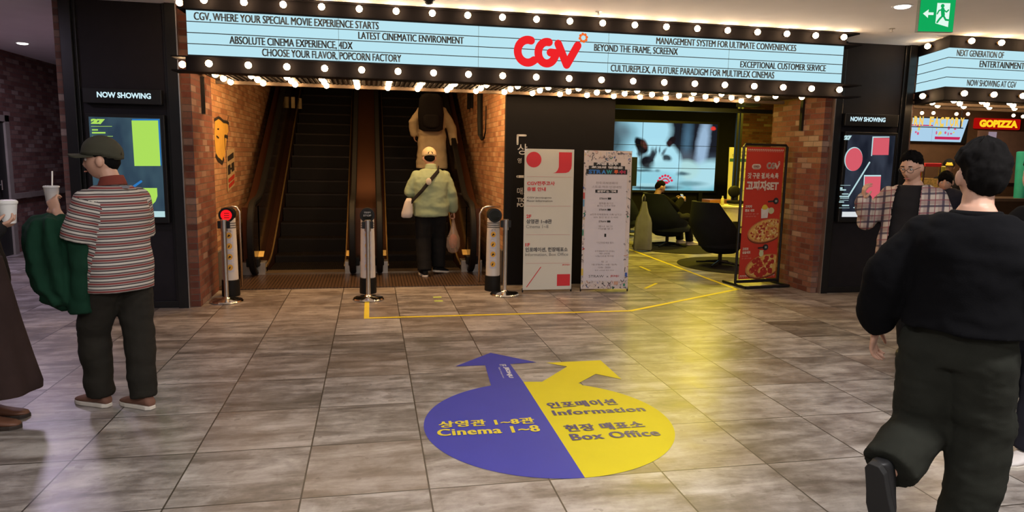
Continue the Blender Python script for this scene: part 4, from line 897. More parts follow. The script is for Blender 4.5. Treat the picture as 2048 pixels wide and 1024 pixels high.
# ================================================================== LOUNGE
YV = 16.28
va, vb, vc = on_y(1209, 240, YV), on_y(1436, 249, YV), on_y(1430, 382, YV)
vx0, vx1, vz1, vz0 = va.x, vb.x, (on_y(1300, 244, YV).z + vb.z) / 2, vc.z
def paint_mat():
    """the picture on the video wall: soft ellipses over a dark ground"""
    t = NT('video_wall_picture'); uv = t.n('ShaderNodeUVMap').outputs[0]; o = t.sep(uv); x, y = o[0], o[1]
    nz = t.noise(uv, 9, 3, 0.6); nzs = t.math('MULTIPLY', t.math('SUBTRACT', nz, 0.5), 0.02)
    xw, yw = t.math('ADD', x, nzs), t.math('ADD', y, t.math('MULTIPLY', t.math('SUBTRACT', t.noise(uv, 11, 3, 0.6), 0.5), 0.02))
    col = t.ramp(y, ((0.0, srgb(120, 190, 205)), (0.28, srgb(150, 205, 220)), (0.40, srgb(70, 84, 100)), (0.6, srgb(30, 32, 40)), (1.0, srgb(26, 28, 36))))
    def px(u, v): return ((u - 1209) / 227.0, 1 - (v - 241.5 - (u - 1209) * 0.035) / 137.0)
    def ell(c, u, v, ru, rv, rot, soft, rgb_, a=1.0):
        cx, cy = px(u, v); ca, sa = math.cos(rot), math.sin(rot)
        dx, dy = t.math('MULTIPLY', t.math('SUBTRACT', xw, cx), 227.0), t.math('MULTIPLY', t.math('SUBTRACT', yw, cy), -137.0)
        p = t.math('ADD', t.math('MULTIPLY', dx, ca / ru), t.math('MULTIPLY', dy, sa / ru)); q_ = t.math('ADD', t.math('MULTIPLY', dx, -sa / rv), t.math('MULTIPLY', dy, ca / rv))
        r = t.math('SQRT', t.math('ADD', t.math('MULTIPLY', p, p), t.math('MULTIPLY', q_, q_)))
        f = t.math('DIVIDE', t.math('SUBTRACT', 1.0 + soft, r), 2 * soft, clamp=True)
        return t.mix(t.math('MULTIPLY', f, a), c, srgb(*rgb_))
    L = [(1406, 300, 12, 74, 0.1, 0.45, (165, 196, 226), 0.9), (1374, 285, 9, 50, 0.05, 0.7, (84, 122, 148), 0.75), (1372, 322, 20, 18, 0, 0.6, (84, 86, 94), 0.7),
         (1315, 352, 70, 30, 0, 0.3, (160, 216, 230), 1), (1420, 352, 40, 28, -0.3, 0.25, (178, 226, 238), 1), (1376, 342, 26, 20, 0, 0.25, (180, 224, 226), 1), (1366, 349, 16, 4, 0, 0.5, (60, 90, 104), 0.9), (1385, 370, 30, 5, 0, 0.5, (104, 150, 160), 0.8),
         (1288, 258, 54, 46, 0.15, 0.15, (172, 226, 244), 1), (1250, 300, 28, 70, 0.15, 0.3, (150, 208, 226), 1), (1228, 282, 22, 42, 0.1, 0.6, (40, 46, 54), 0.85), (1248, 262, 18, 14, 0.3, 0.8, (90, 108, 118), 0.7),
         (1312, 325, 52, 46, 0, 0.10, (176, 230, 246), 1), (1290, 350, 55, 26, 0, 0.25, (160, 218, 232), 1),
         (1284, 292, 11, 17, -0.5, 0.2, (24, 18, 18), 1), (1277, 284, 6, 10, -0.5, 0.3, (20, 18, 20), 1), (1289, 289, 5, 8, -0.5, 0.5, (96, 56, 48), 0.8), (1282, 304, 6, 10, 0.1, 0.4, (30, 32, 36), 0.9),
         (1344, 282, 10, 7, -0.8, 0.2, (30, 22, 24), 1), (1339, 288, 6, 6, -0.6, 0.3, (48, 30, 32), 1),
         (1296, 324, 15, 14, 0.3, 0.3, (26, 26, 30), 1), (1306, 315, 7, 12, 0.3, 0.4, (36, 38, 44), 0.95), (1308, 309, 5, 12, -0.2, 0.5, (44, 48, 54), 0.9), (1313, 301, 2, 7, 0.0, 0.6, (50, 60, 70), 0.8), (1320, 300, 1.6, 7, 0.1, 0.6, (50, 60, 70), 0.8), (1328, 305, 3, 10, 0.6, 0.5, (60, 70, 80), 0.8), (1334, 317, 11, 7, 0.2, 0.35, (40, 44, 50), 0.95), (1302, 330, 14, 4, -0.2, 0.5, (54, 60, 64), 0.8),
         (1319, 322, 9, 14, 0, 0.3, (186, 236, 248), 1), (1318, 342, 5, 3, 0, 0.5, (30, 40, 50), 0.9), (1290, 341, 20, 2.5, 0.05, 0.5, (40, 54, 62), 0.8), (1330, 332, 22, 10, 0, 0.4, (176, 228, 240), 0.9),
         (1318, 358, 48, 14, 0, 0.25, (150, 212, 228), 1), (1310, 376, 48, 5, 0, 0.4, (30, 48, 56), 0.9), (1300, 371, 34, 3.5, 0, 0.4, (170, 222, 232), 0.9),
         (1427, 258, 5, 4, 0, 0.3, (232, 60, 48), 1)]
    for q_ in L: col = ell(col, *q_)
    red = (222, 44, 78)
    for i in range(7):
        a = math.pi * (0.12 + 0.76 * i / 6); col = ell(col, 1334 - 15 * math.cos(a), 369 - 17 * math.sin(a), 2.6, 2.6, 0, 0.25, red); col = ell(col, 1334 - 9 * math.cos(a), 368 - 9.5 * math.sin(a), 1.9, 1.9, 0, 0.3, red)
    col = ell(col, 1334, 367, 8, 3, 0, 0.2, red)
    return t.glow(col, 0.95)
vw = empty('video_wall', ((vx0 + vx1) / 2, YV, 0), 'nine panel video wall showing a pale cat in the dark lounge', 'video wall')
PIC = paint_mat()
MB().box(vx0 - 0.05, vx1 + 0.05, YV + 0.01, YV + 0.08, vz0 - 0.05, vz1 + 0.05).box(vx0 + 0.3, vx0 + 0.4, YV + 0.02, YV + 0.07, 0, vz0).box(vx1 - 0.4, vx1 - 0.3, YV + 0.02, YV + 0.07, 0, vz0).build('mount', BLACK_TRIM, vw)
for i in range(3):
    for j in range(3):
        g = 0.006; x0, x1 = vx0 + (vx1 - vx0) * i / 3, vx0 + (vx1 - vx0) * (i + 1) / 3; z0, z1 = vz0 + (vz1 - vz0) * j / 3, vz0 + (vz1 - vz0) * (j + 1) / 3
        MB().quad((x0 + g, YV, z0 + g), (x1 - g, YV, z0 + g), (x1 - g, YV, z1 - g), (x0 + g, YV, z1 - g), uv=((i / 3, j / 3), ((i + 1) / 3, j / 3), ((i + 1) / 3, (j + 1) / 3), (i / 3, (j + 1) / 3))).build('panel', PIC, vw)
NAVY = cloth('navy_upholstery', (0.007, 0.010, 0.017), (0.012, 0.016, 0.026), 260)
def smooth_(q): return q * q * (3 - 2 * q)
def armchair(x, y, rz, label, s=1.0):
    """egg-shaped swivel chair; opens towards local +y"""
    r = empty('armchair', (x, y, 0), label, 'armchair', 'dark egg shaped lounge chairs')
    M_ = Matrix.Translation((x, y, 0)) @ Matrix.Rotation(rz, 4, 'Z') @ Matrix.Diagonal((s, s, 0.92, 1))
    n, kz = 28, 14; outer, inner = [], []
    for k in range(kz + 1):
        t_ = k / kz; z = 0.26 + 0.80 * t_
        rad_ = 0.25 + 0.15 * math.sin(min(1, t_ / 0.55) * math.pi / 2) - 0.05 * max(0, t_ - 0.6) / 0.4
        # the shell wraps less of the circle towards the top: wide arms low down, a back high up
        half = math.radians(180 if t_ < 0.2 else (180 - 88 * smooth_(min(1, (t_ - 0.2) / 0.24)) - 36 * max(0, (t_ - 0.44) / 0.56)))
        half = max(half, math.radians(50)); cy_ = -0.10 * t_
        ro, ri = [], []
        for j in range(n + 1):
            a = -math.pi / 2 - half + 2 * half * j / n
            ro.append(M_ @ Vector((rad_ * math.cos(a), rad_ * math.sin(a) * 1.0 + cy_, z))); ri.append(M_ @ Vector(((rad_ - 0.06) * math.cos(a), (rad_ - 0.06) * math.sin(a) + cy_, z + 0.0)))
        outer.append(ro); inner.append(ri)
    m = MB()
    m.rings(outer, closed=False, caps=False); m.rings([q[::-1] for q in inner], closed=False, caps=False)
    for k in range(kz):
        m.quad(outer[k][0], outer[k + 1][0], inner[k + 1][0], inner[k][0]); m.quad(outer[k][-1], inner[k][-1], inner[k + 1][-1], outer[k + 1][-1])
    for j in range(n):
        m.quad(outer[-1][j], inner[-1][j], inner[-1][j + 1], outer[-1][j + 1]); m.quad(outer[0][j + 1], inner[0][j + 1], inner[0][j], outer[0][j])
    c0 = M_ @ Vector((0, 0, 0.22))
    m.rings([[M_ @ Vector((q_ * math.cos(a), q_ * math.sin(a), z)) for a in [2 * math.pi * j / 24 for j in range(24)]] for q_, z in ((0.10, 0.20), (0.2, 0.22), (0.252, 0.265), (0.19, 0.27))])
    m.build('shell', NAVY, r, smooth=50)
    m = MB(); m.rings([[M_ @ Vector((q_ * math.cos(a), q_ * math.sin(a) * 1.05 + 0.03, z)) for a in [2 * math.pi * j / 24 for j in range(24)]] for q_, z in ((0.2, 0.28), (0.32, 0.32), (0.335, 0.40), (0.30, 0.45), (0.1, 0.465))]); m.build('seat_cushion', NAVY, r, smooth=60)
    MB().tube((M_ @ Vector((0, 0, 0.02)), M_ @ Vector((0, 0, 0.22))), 0.028 * s, 12).build('column', BLACK_TRIM, r, smooth=40)
    m = MB()
    for k in range(4):
        a = k * math.pi / 2 + 0.6; m.tube((M_ @ Vector((0, 0, 0.07)), M_ @ Vector((0.34 * math.cos(a), 0.34 * math.sin(a), 0.028))), [0.022 * s, 0.013 * s], 8)
    m.build('star_base', BLACK_TRIM, r, smooth=40)
    return r
RUG = cloth('black_rug', (0.012, 0.011, 0.012), (0.02, 0.019, 0.018), 300)
def rug(x, y, rad_, label): return tag(MB().lathe([(rad_, 0.001), (rad_, 0.008), (rad_ - 0.02, 0.011), (0.001, 0.011)], (x, y, 0), 64).build('round_rug', RUG, smooth=40), label, 'rug', 'round dark rugs in the lounge')
rug(5.45, 9.72, 0.86, 'round dark rug under the nearest egg chair'); rug(5.42, 11.75, 0.80, 'round dark rug under the seated man chair, farther back')
armchair(5.22, 9.75, math.radians(-80), 'nearest dark egg chair with its back to the hall, on the front rug', 1.08)
armchair(5.34, 12.0, math.radians(-80), 'dark egg chair in which the man with the phone sits', 1.1)
armchair(5.0, 13.4, math.radians(-60), 'dark egg chair half hidden behind the straw banner')
# grey bag on the back of the second chair
def soft_bag(): pass
bx, by = 4.60, 11.35
b = empty('tote_bag', (bx, by, 0), 'tall grey garment bag hanging from the back of an egg chair', 'bag')
GREYC = cloth('grey_bag_cloth', (0.15, 0.15, 0.17), (0.21, 0.21, 0.235), 200)
rv = Vector((0.985, -0.17, 0)); nvv = Vector((-0.17, -0.985, 0)); R_ = []
for z, hw, dp in ((0.02, 0.15, 0.06), (0.05, 0.165, 0.075), (0.25, 0.155, 0.07), (0.5, 0.145, 0.06), (0.58, 0.125, 0.05), (0.66, 0.085, 0.04), (0.76, 0.058, 0.03), (0.86, 0.04, 0.022)):
    R_.append([Vector((bx, by, z)) + rv * hw * math.copysign(abs(math.cos(a)) ** 0.6, math.cos(a)) + nvv * dp * math.copysign(abs(math.sin(a)) ** 0.8, math.sin(a)) * (1 + 0.25 * math.sin(5 * a + z * 3)) for a in [2 * math.pi * j / 32 for j in range(32)]])
MB().rings(R_).build('body', GREYC, b, smooth=60)
MB().tube([Vector((bx, by, 0.85)) + rv * q_ + Vector((0, 0.02 * k, z)) for k, (q_, z) in enumerate(((-0.035, 0), (-0.03, 0.08), (0.0, 0.13), (0.03, 0.08), (0.035, 0)))], 0.012, 8).build('handle', GREYC, b, smooth=True)
# round side table with bottle and papers
tb = on_y(1452, 470, 12.9); tx, ty = tb.x + 0.1, 12.9
r = empty('side_table', (tx, ty, 0), 'round pale side table behind the nearest egg chair', 'table')
PT = plain('pale_laminate', (0.55, 0.50, 0.40), 0.4)
MB().lathe([(0.36, 0.66), (0.37, 0.67), (0.37, 0.695), (0.36, 0.70), (0.001, 0.70)], (tx, ty, 0), 40).build('table_top', PT, r, smooth=40)
MB().lathe([(0.34, 0.40), (0.34, 0.66)], (tx, ty, 0), 40).build('drum', PT, r, smooth=40)
MB().lathe([(0.2, 0), (0.2, 0.02), (0.03, 0.03), (0.03, 0.42)], (tx, ty, 0), 24).build('pedestal', PT, r, smooth=40)
bp_ = (tx - 0.25, ty - 0.05)
r = empty('bottle', (*bp_, 0.70), 'pale yellow drink bottle on the round side table', 'bottle')
MB().lathe([(0.03, 0.70), (0.034, 0.705), (0.034, 0.80), (0.028, 0.83), (0.013, 0.86)], (*bp_, 0), 18).build('body', plain('yellow_drink', (0.55, 0.50, 0.20), 0.3), r, smooth=40)
MB().lathe([(0.016, 0.86), (0.016, 0.885), (0.001, 0.886)], (*bp_, 0), 14).build('cap', plain('white_cap', (0.6, 0.58, 0.5), 0.4), r, smooth=40)
tag(MB().box(tx - 0.05, tx + 0.22, ty - 0.15, ty + 0.08, 0.701, 0.715).build('magazine', plain('dark_magazine', (0.12, 0.11, 0.08), 0.5), bevel=0.002), 'dark magazine lying flat on the round side table', 'magazine')
# wooden counter shelf, stool, far banner
YS = 14.6
a, b_ = on_y(1420, 400, YS), on_y(1484, 411, YS)
r = empty('bar_table', ((a.x + b_.x) / 2, YS, 0), 'narrow orange brown wooden bar table at the back of the lounge', 'table')
MB().box(a.x, b_.x, YS, YS + 0.4, a.z - 0.10, a.z).build('table_top', plain('orange_wood', (0.32, 0.12, 0.05), 0.45, scale=14), r, bevel=0.004)
for xx in (a.x + 0.05, b_.x - 0.1):
    for yy in (YS + 0.03, YS + 0.33): MB().box(xx, xx + 0.04, yy, yy + 0.04, 0, a.z - 0.1).build('leg', BLACK_TRIM, r)
st = on_y(1470, 410, 13.9)
r = empty('bar_stool', (st.x, 13.9, 0), 'black bar stool with round back before the far banner', 'stool')
MB().lathe([(0.16, 0.66), (0.18, 0.68), (0.18, 0.72), (0.15, 0.73), (0.001, 0.73)], (st.x, 13.9, 0), 24).build('seat', RUBBER, r, smooth=40)
MB().ball((st.x, 13.97, 0.92), (0.15, 0.05, 0.13)).build('backrest', RUBBER, r, smooth=True)
MB().box(st.x - 0.02, st.x + 0.02, 14.0, 14.03, 0.7, 0.85).cyl((st.x, 13.9, 0.0), (st.x, 13.9, 0.67), 0.025).lathe([(0.2, 0), (0.2, 0.015), (0.03, 0.03)], (st.x, 13.9, 0), 24).build('pedestal', BLACK_TRIM, r, smooth=40)
fb, fc2 = on_y(1452, 440, 15.2), on_y(1487, 300, 15.2)
r, s = xbanner((fb.x, 15.2, 0), (fb.x + 0.6, 15.2, 0), on_y(1465, 297, 15.2).z, 'yellow lit event banner standing far back in the lounge', plain('ivory_sheet', (0.62, 0.58, 0.42), 0.6, var=0.03, bs=0.02))
m = MB(); s.rect(m, 0.04, 0.82, 0.92, 0.86); part(s, m, plain('teal_print', (0.04, 0.12, 0.13), 0.5))
m = MB()
for y, w_ in ((0.93, 0.5), (0.885, 0.7), (0.72, 0.5), (0.70, 0.4), (0.6, 0.5), (0.58, 0.6), (0.47, 0.3), (0.45, 0.5), (0.3, 0.5)): s.text(m, '전주 스트로 투어', 0.48, y, w_, 0.018 if y < 0.85 else 0.03, 'c', 0.02)
part(s, m, INKP, 'lettering')
# dark kiosk behind the straw banner
ka = on_y(1262, 355, 14.3)
r = empty('kiosk', (ka.x, 14.3, 0), 'slim dark kiosk screen just right of the straw banner', 'kiosk')
MB().box(ka.x - 0.16, ka.x + 0.13, 14.3, 14.34, 1.0, 1.62).build('display', plain('kiosk_glass', (0.014, 0.018, 0.024), 0.2), r, bevel=0.004)
MB().box(ka.x - 0.06, ka.x + 0.04, 14.3, 14.36, 0.02, 1.0).box(ka.x - 0.2, ka.x + 0.18, 14.15, 14.5, 0, 0.02).build('stand', BLACK_TRIM, r)
# dark steel frame posts beside the brick
for u, lab in ((1473, 'left dark steel post before the lounge brick wall'), (1480, 'right dark steel post before the lounge brick wall')):
    p = on_y(u, 300, 14.35); tag(MB().box(p.x - 0.028, p.x + 0.028, 14.35, 14.41, 0, 3.15).build('steel_post', BLACK_TRIM), lab, 'post', 'dark steel posts in the lounge')
p0, p1 = on_y(1400, 219, 13.2), on_y(1545, 226, 13.2)
tag(MB().box(4.5, p1.x, 13.2, 13.28, p0.z - 0.04, p0.z + 0.04).build('ceiling_beam', BLACK_TRIM), 'dark horizontal steel beam high across the lounge', 'beam')
q0 = on_y(1497, 212, 13.0)
tag(MB().box(q0.x - 0.22, q0.x + 0.12, 12.75, 13.1, q0.z - 0.02, 3.15).build('projector', BLACK_TRIM, bevel=0.01), 'black box projector hung under the lounge ceiling at right', 'projector')

# ================================================================== SNACK COUNTER (behind the right opening)
YC = 11.15
for k, (u0, u1, lab) in enumerate(((1815, 1862, 'left lit menu screen with red heading line over the snack counter'), (1862, 1932, 'right lit menu screen with red bottom bar over the snack counter'))):
    a = on_y(u0, 288, YC); b_ = on_y(u1, 286, YC); top = on_y(1875, 237, YC).z; zb = on_y(1870, 283, YC).z
    x0, x1 = a.x - (0.25 if k == 0 else 0), b_.x
    r = empty('menu_screen', ((x0 + x1) / 2, YC, zb), lab, 'menu screen', 'menu screens over the snack counter')
    sl = 0.12 if k else 0.0
    MB().box(x0 - 0.01, x1 + 0.01, YC + 0.005, YC + 0.05, zb - 0.02, top + 0.02).build('housing', BLACK_TRIM, r)
    scn = MB().quad((x0, YC, zb), (x1 - sl, YC, zb), (x1, YC, top), (x0, YC, top)).build('screen', glowing('menu_pale_blue', srgb(176, 212, 238), 0.95), r)
    rn = random.Random(k + 4)
    for nm, col_, n_ in (('menu_item', srgb(232, 96, 140), 7), ('menu_item', srgb(236, 222, 110), 6)):
        for i in range(n_):
            cx_, cz_ = rn.uniform(x0 + 0.08, x1 - 0.25), rn.uniform(zb + 0.12, top - 0.12); MB().disc((cx_, YC - 0.006, cz_), R, U, rn.uniform(0.012, 0.03), rn.uniform(0.012, 0.035), 10).build(nm, glowing(nm + str(col_), col_, 0.85), scn)
    if k: MB().quad((x0 + 0.06, YC - 0.006, zb + 0.04), (x1 - 0.16, YC - 0.006, zb + 0.04), (x1 - 0.14, YC - 0.006, zb + 0.09), (x0 + 0.06, YC - 0.006, zb + 0.09)).build('price_bar', glowing('magenta_bar', srgb(206, 40, 92), 0.9), scn)
    else: MB().quad((x0, YC - 0.006, top - 0.14), (x1, YC - 0.006, top - 0.14), (x1, YC - 0.006, top - 0.12), (x0, YC - 0.006, top - 0.12)).build('price_bar', glowing('magenta_bar', srgb(206, 40, 92), 0.9), scn)
za, zt = on_y(1875, 252, YC - 0.3).z, on_y(1875, 236, YC - 0.3).z
xa, xb2 = on_y(1822, 245, YC - 0.3).x, on_y(1930, 243, YC - 0.3).x; full = (xb2 - xa) / 0.70
r = empty('popcorn_sign', (xb2 - full / 2, YC - 0.3, za), 'row of glowing yellow popcorn factory letters above the menu screens', 'sign')
for i, ch in enumerate('POPCORN FACTORY'):
    if ch == ' ': continue
    x = xb2 - full + full * (i + 0.05) / 15.0
    mm = MB().text(ch, (x, YC - 0.3, za), R, U, w=full / 15 * 0.8, h=zt - za + 0.02, bold=0.05); mm.build('letter', glowing('yellow_letter_glow', srgb(250, 205, 90), 1.0), r)
MB().box(xb2 - full, xb2, YC - 0.28, YC - 0.25, za - 0.03, za - 0.015).cyl((xb2 - 0.05, YC - 0.265, za - 0.02), (xb2 - 0.05, YC - 0.265, 3.15), 0.01).cyl((xb2 - full + 0.05, YC - 0.265, za - 0.02), (xb2 - full + 0.05, YC - 0.265, 3.15), 0.01).build('rail', BLACK_TRIM, r)
g0, g1 = on_y(1957, 254, YC), on_y(2034, 254, YC); gt = on_y(1990, 240, YC).z
r = empty('pizza_letter_sign', ((g0.x + g1.x) / 2, YC, g0.z), 'glowing red sign with yellow pizza shop lettering at far right', 'sign')
MB().box(g0.x - 0.08, g1.x + 0.08, YC, YC + 0.05, g0.z - 0.03, gt + 0.03).build('backing', glowing('neon_red', srgb(190, 16, 12), 0.7), r, bevel=0.02)
MB().text('GOPIZZA', (g0.x, YC - 0.012, g0.z), R, U, w=g1.x - g0.x, h=gt - g0.z, bold=0.07).build('lettering', glowing('neon_amber', srgb(255, 190, 30), 1.3), r)
a, b_ = on_y(1952, 300, YC + 0.03), on_y(2040, 258, YC + 0.03)
tag(MB().box(a.x, b_.x + 1.2, YC + 0.0, YC + 0.04, a.z - 0.6, b_.z - 0.05).build('wall_board', plain('pinkish_brown_board', (0.22, 0.13, 0.11), 0.6)), 'pinkish brown board under the red pizza shop sign', 'board')
a, b_ = on_y(1977, 280, YC - 0.02), on_y(1994, 264, YC - 0.02)
tag(MB().box(a.x, b_.x, YC - 0.02, YC - 0.005, a.z - 0.05, b_.z).build('poster', glowing('pale_poster', srgb(170, 150, 165), 0.7)), 'small pale lit poster under the red pizza shop sign', 'poster')
CT = 9.85
r = empty('snack_counter', (10.8, CT, 0), 'dark wooden snack counter behind the people at right', 'counter')
MB().box(8.7, 13.7, CT, CT + 0.6, 0, 1.0).build('body', plain('dark_counter_wood', (0.05, 0.028, 0.018), 0.5), r)
MB().box(8.65, 13.75, CT - 0.04, CT + 0.64, 1.0, 1.05).build('worktop', plain('counter_top', (0.12, 0.08, 0.06), 0.3), r)
def on_counter(u, v): p = on_y(u, v, CT + 0.2); return p
for (u, hw, h, mat_, nm, lab, cat_) in ((1856, 0.16, 0.38, None, 'popcorn_warmer', 'popcorn warmer with red top standing on the snack counter', 'popcorn warmer'),):
    p = on_counter(u, 345); z = 1.05; r = empty(nm, (p.x, CT + 0.3, z), lab, cat_)
    zt_ = max(z + 0.35, on_counter(u, 326).z)
    MB().box(p.x - hw, p.x + hw, CT + 0.1, CT + 0.5, z, z + 0.06).build('base', RED, r, bevel=0.006); MB().box(p.x - hw, p.x + hw, CT + 0.1, CT + 0.5, zt_ - 0.06, zt_).build('top', RED, r, bevel=0.01)
    MB().box(p.x - hw + 0.01, p.x + hw - 0.01, CT + 0.11, CT + 0.49, z + 0.06, z + (zt_ - z) * 0.55).build('popcorn', plain('popcorn_heap', (0.6, 0.40, 0.12), 0.8, var=0.5, scale=40), r)
    for sx in (-1, 1):
        for yy in (CT + 0.11, CT + 0.48): MB().box(p.x + sx * (hw - 0.01) - 0.008, p.x + sx * (hw - 0.01) + 0.008, yy, yy + 0.016, z + 0.06, zt_ - 0.06).build('corner_post', STEEL, r)
for (u, v, w_, h_, col_, lab) in ((1879, 343, 0.05, 0.16, (0.45, 0.42, 0.04), 'lime green paper cup on the snack counter beside the popcorn warmer'), (1832, 345, 0.05, 0.14, (0.5, 0.05, 0.03), 'red paper cup on the snack counter beside the popcorn warmer'), (2044, 322, 0.13, 0.3, (0.02, 0.28, 0.22), 'teal green container on the snack counter at far right')):
    p = on_counter(u, v); zt_ = p.z + h_ / 2
    tag(MB().lathe([(w_ * 0.75, 1.05), (w_, zt_), (w_ * 0.8, zt_ + 0.01), (0.001, zt_ + 0.01)], (p.x, CT + 0.15, 0), 18).build('cup', plain('cup_%s' % u, col_, 0.5), smooth=40), lab, 'cup')
for k, (u, v) in enumerate(((1820, 226), (1844, 226), (1867, 226), (1913, 228), (1936, 228), (2027, 231), (2046, 233))):
    p = on_y(u, v, 9.6)
    r = empty('pendant_spot', (p.x, 9.6, p.z), ('%s of the seven small warm pendant spots over the snack counter' % ('leftmost', 'second', 'third', 'fourth', 'fifth', 'sixth', 'rightmost')[k]), 'spot light', 'small pendant spots over the snack counter')
    MB().cyl((p.x, 9.6, p.z), (p.x, 9.6, 3.15), 0.006, n=6).build('cord', BLACK_TRIM, r)
    MB().ball((p.x, 9.6, p.z), 0.026, 10, 7).build('bulb', glowing('small_warm_bulb', (1.0, 0.66, 0.34), 12.0), r, smooth=True)
# ================================================================== PEOPLE
SKIN = plain('skin', (0.50, 0.285, 0.20), 0.5, var=0.06, scale=14, bs=0.05)
HAIR = plain('black_hair', (0.004, 0.0035, 0.0035), 0.9, 0, 0.08, var=0.4, scale=70)
EYEW = plain('eye_white', (0.6, 0.57, 0.54), 0.3, bs=0); IRIS = plain('dark_iris', (0.012, 0.008, 0.006), 0.2, bs=0)
def smooth01(x): x = min(1, max(0, x)); return x * x * (3 - 2 * x)
def remeshed(mb, voxel, smooth=6):
    me = mb.mesh('tmp'); ob = bpy.data.objects.new('tmp', me); C.objects.link(ob)
    r = ob.modifiers.new('r', 'REMESH'); r.mode = 'VOXEL'; r.voxel_size = voxel
    if smooth: s = ob.modifiers.new('s', 'SMOOTH'); s.iterations = smooth; s.factor = 0.5
    out = bpy.data.meshes.new_from_object(ob.evaluated_get(bpy.context.evaluated_depsgraph_get()))
    bpy.data.objects.remove(ob); bpy.data.meshes.remove(me); out.materials.clear(); return out
def wrinkle(me, amp, fx=7.0, fz=10.0, seed=0.0):
    nz = noise.noise
    for v in me.vertices:
        p = v.co; q = Vector((p.x * fx + seed, p.y * fx, p.z * fz))
        d = nz(q) + 0.5 * abs(nz(q * 2.1)) + 0.35 * nz(Vector((p.x * 4 + p.z * 14, p.y * 4, p.z * 9 + seed)))
        v.co = p + v.normal * (amp * d)
    me.update()
def limb(m, pts, rad, n=14):
    m.tube(pts, rad, n)
    for p, r in zip(pts, rad): m.ball(p, r * 0.985, 12, 8)
def cylxy(h): return Vector((math.cos(h), math.sin(h), 0)), Vector((math.sin(h), -math.cos(h), 0))
def head_grid(c, f, r, u, s, fn, nu=44, nv=34):
    a, b, cz = 0.074 * s, 0.094 * s, 0.116 * s; G = lambda x, m_, w_: math.exp(-((x - m_) / w_) ** 2); R_ = []
    for i in range(nv + 1):
        th = math.pi * (0.012 + 0.976 * i / nv); ring = []
        for j in range(nu):
            ph = 2 * math.pi * j / nu; sx, sy = math.cos(ph), math.sin(ph)
            x, y, z = a * math.sin(th) * sx, b * math.sin(th) * sy, -cz * math.cos(th); zz_ = z / cz
            if zz_ < 0: x *= 1 - 0.20 * zz_ * zz_
            if zz_ < -0.15 and sy < 0: y *= 1 - 0.42 * (-zz_ - 0.15)
            if sy > 0:
                X, Z = x / s, z / s; w = smooth01(sy * 2); d = 0
                d += 0.020 * G(X, 0, 0.011) * G(Z, -0.032, 0.018) + 0.009 * G(X, 0, 0.009) * G(Z, -0.004, 0.024)
                d += 0.004 * G(Z, 0.030, 0.011); d -= 0.009 * G(abs(X), 0.031, 0.014) * G(Z, 0.008, 0.012)
                d += 0.006 * G(X, 0, 0.018) * (G(Z, -0.063, 0.006) + G(Z, -0.075, 0.006)); d += 0.008 * G(X, 0, 0.022) * G(Z, -0.100, 0.014); d += 0.003 * G(abs(X), 0.045, 0.015) * G(Z, -0.03, 0.02)
                y += d * s * w
            t = fn(sx, sy, zz_) if fn else 0.0
            n_ = Vector((x / a ** 1, y / b, z / cz)).normalized()
            x, y, z = x + n_.x * t * s, y + n_.y * t * s, z + n_.z * t * s
            ring.append(c + r * x + f * y + u * z)
        R_.append(ring)
    return R_
def hand(m, w, d, pn, side, curl=0.5, s=1.0, spread=0.12):
    """palm and five fingers; d = along the fingers, pn = out of the palm, side = +1 thumb on d x pn"""
    d = d.normalized(); pn = (pn - d * pn.dot(d)).normalized(); t = d.cross(pn) * side
    L = 0.085 * s
    m.rings([[w + d * (L * k) + (t * (0.5 * wd) * math.cos(a) + pn * (0.5 * th) * math.sin(a)) for a in [2 * math.pi * i / 12 for i in range(12)]] for k, wd, th in ((-0.12, 0.048 * s, 0.036 * s), (0.1, 0.062 * s, 0.034 * s), (0.5, 0.080 * s, 0.030 * s), (0.95, 0.082 * s, 0.025 * s), (1.05, 0.072 * s, 0.018 * s))])
    for i, (ln, off) in enumerate(((0.070, 0.031), (0.080, 0.0105), (0.075, -0.0105), (0.058, -0.031))):
        base = w + d * (L * (1.0 - 0.02 * abs(i - 1))) + t * off * s; dd = (d + t * (off / 0.031) * spread).normalized(); p = [base - dd * 0.012 * s, base]; ang = 0
        for k, fr in enumerate((0.45, 0.32, 0.23)):
            ang += curl * (0.75, 0.95, 0.65)[k]; p.append(p[-1] + (dd * math.cos(ang) + pn * math.sin(ang)) * ln * fr * s)
        m.tube(p, [0.0095 * s, 0.0092 * s, 0.0086 * s, 0.008 * s, 0.0062 * s], 8); m.ball(p[-1], 0.0064 * s, 8, 6)
    b0 = w + d * L * 0.22 + t * 0.032 * s; b1 = b0 + (d * 0.55 + t * 0.75 + pn * 0.3).normalized() * 0.036 * s; b2 = b1 + (d * 0.85 + t * (0.35 - curl * 0.5) + pn * (0.3 + curl * 0.4)).normalized() * 0.030 * s; b3 = b2 + (d * 0.9 + t * (0.1 - curl * 0.7) + pn * (0.3 + curl * 0.5)).normalized() * 0.024 * s
    m.tube((b0 - t * 0.012 * s, b0, b1, b2, b3), [0.014 * s, 0.0135 * s, 0.0115 * s, 0.010 * s, 0.0075 * s], 8); m.ball(b3, 0.0078 * s, 8, 6)
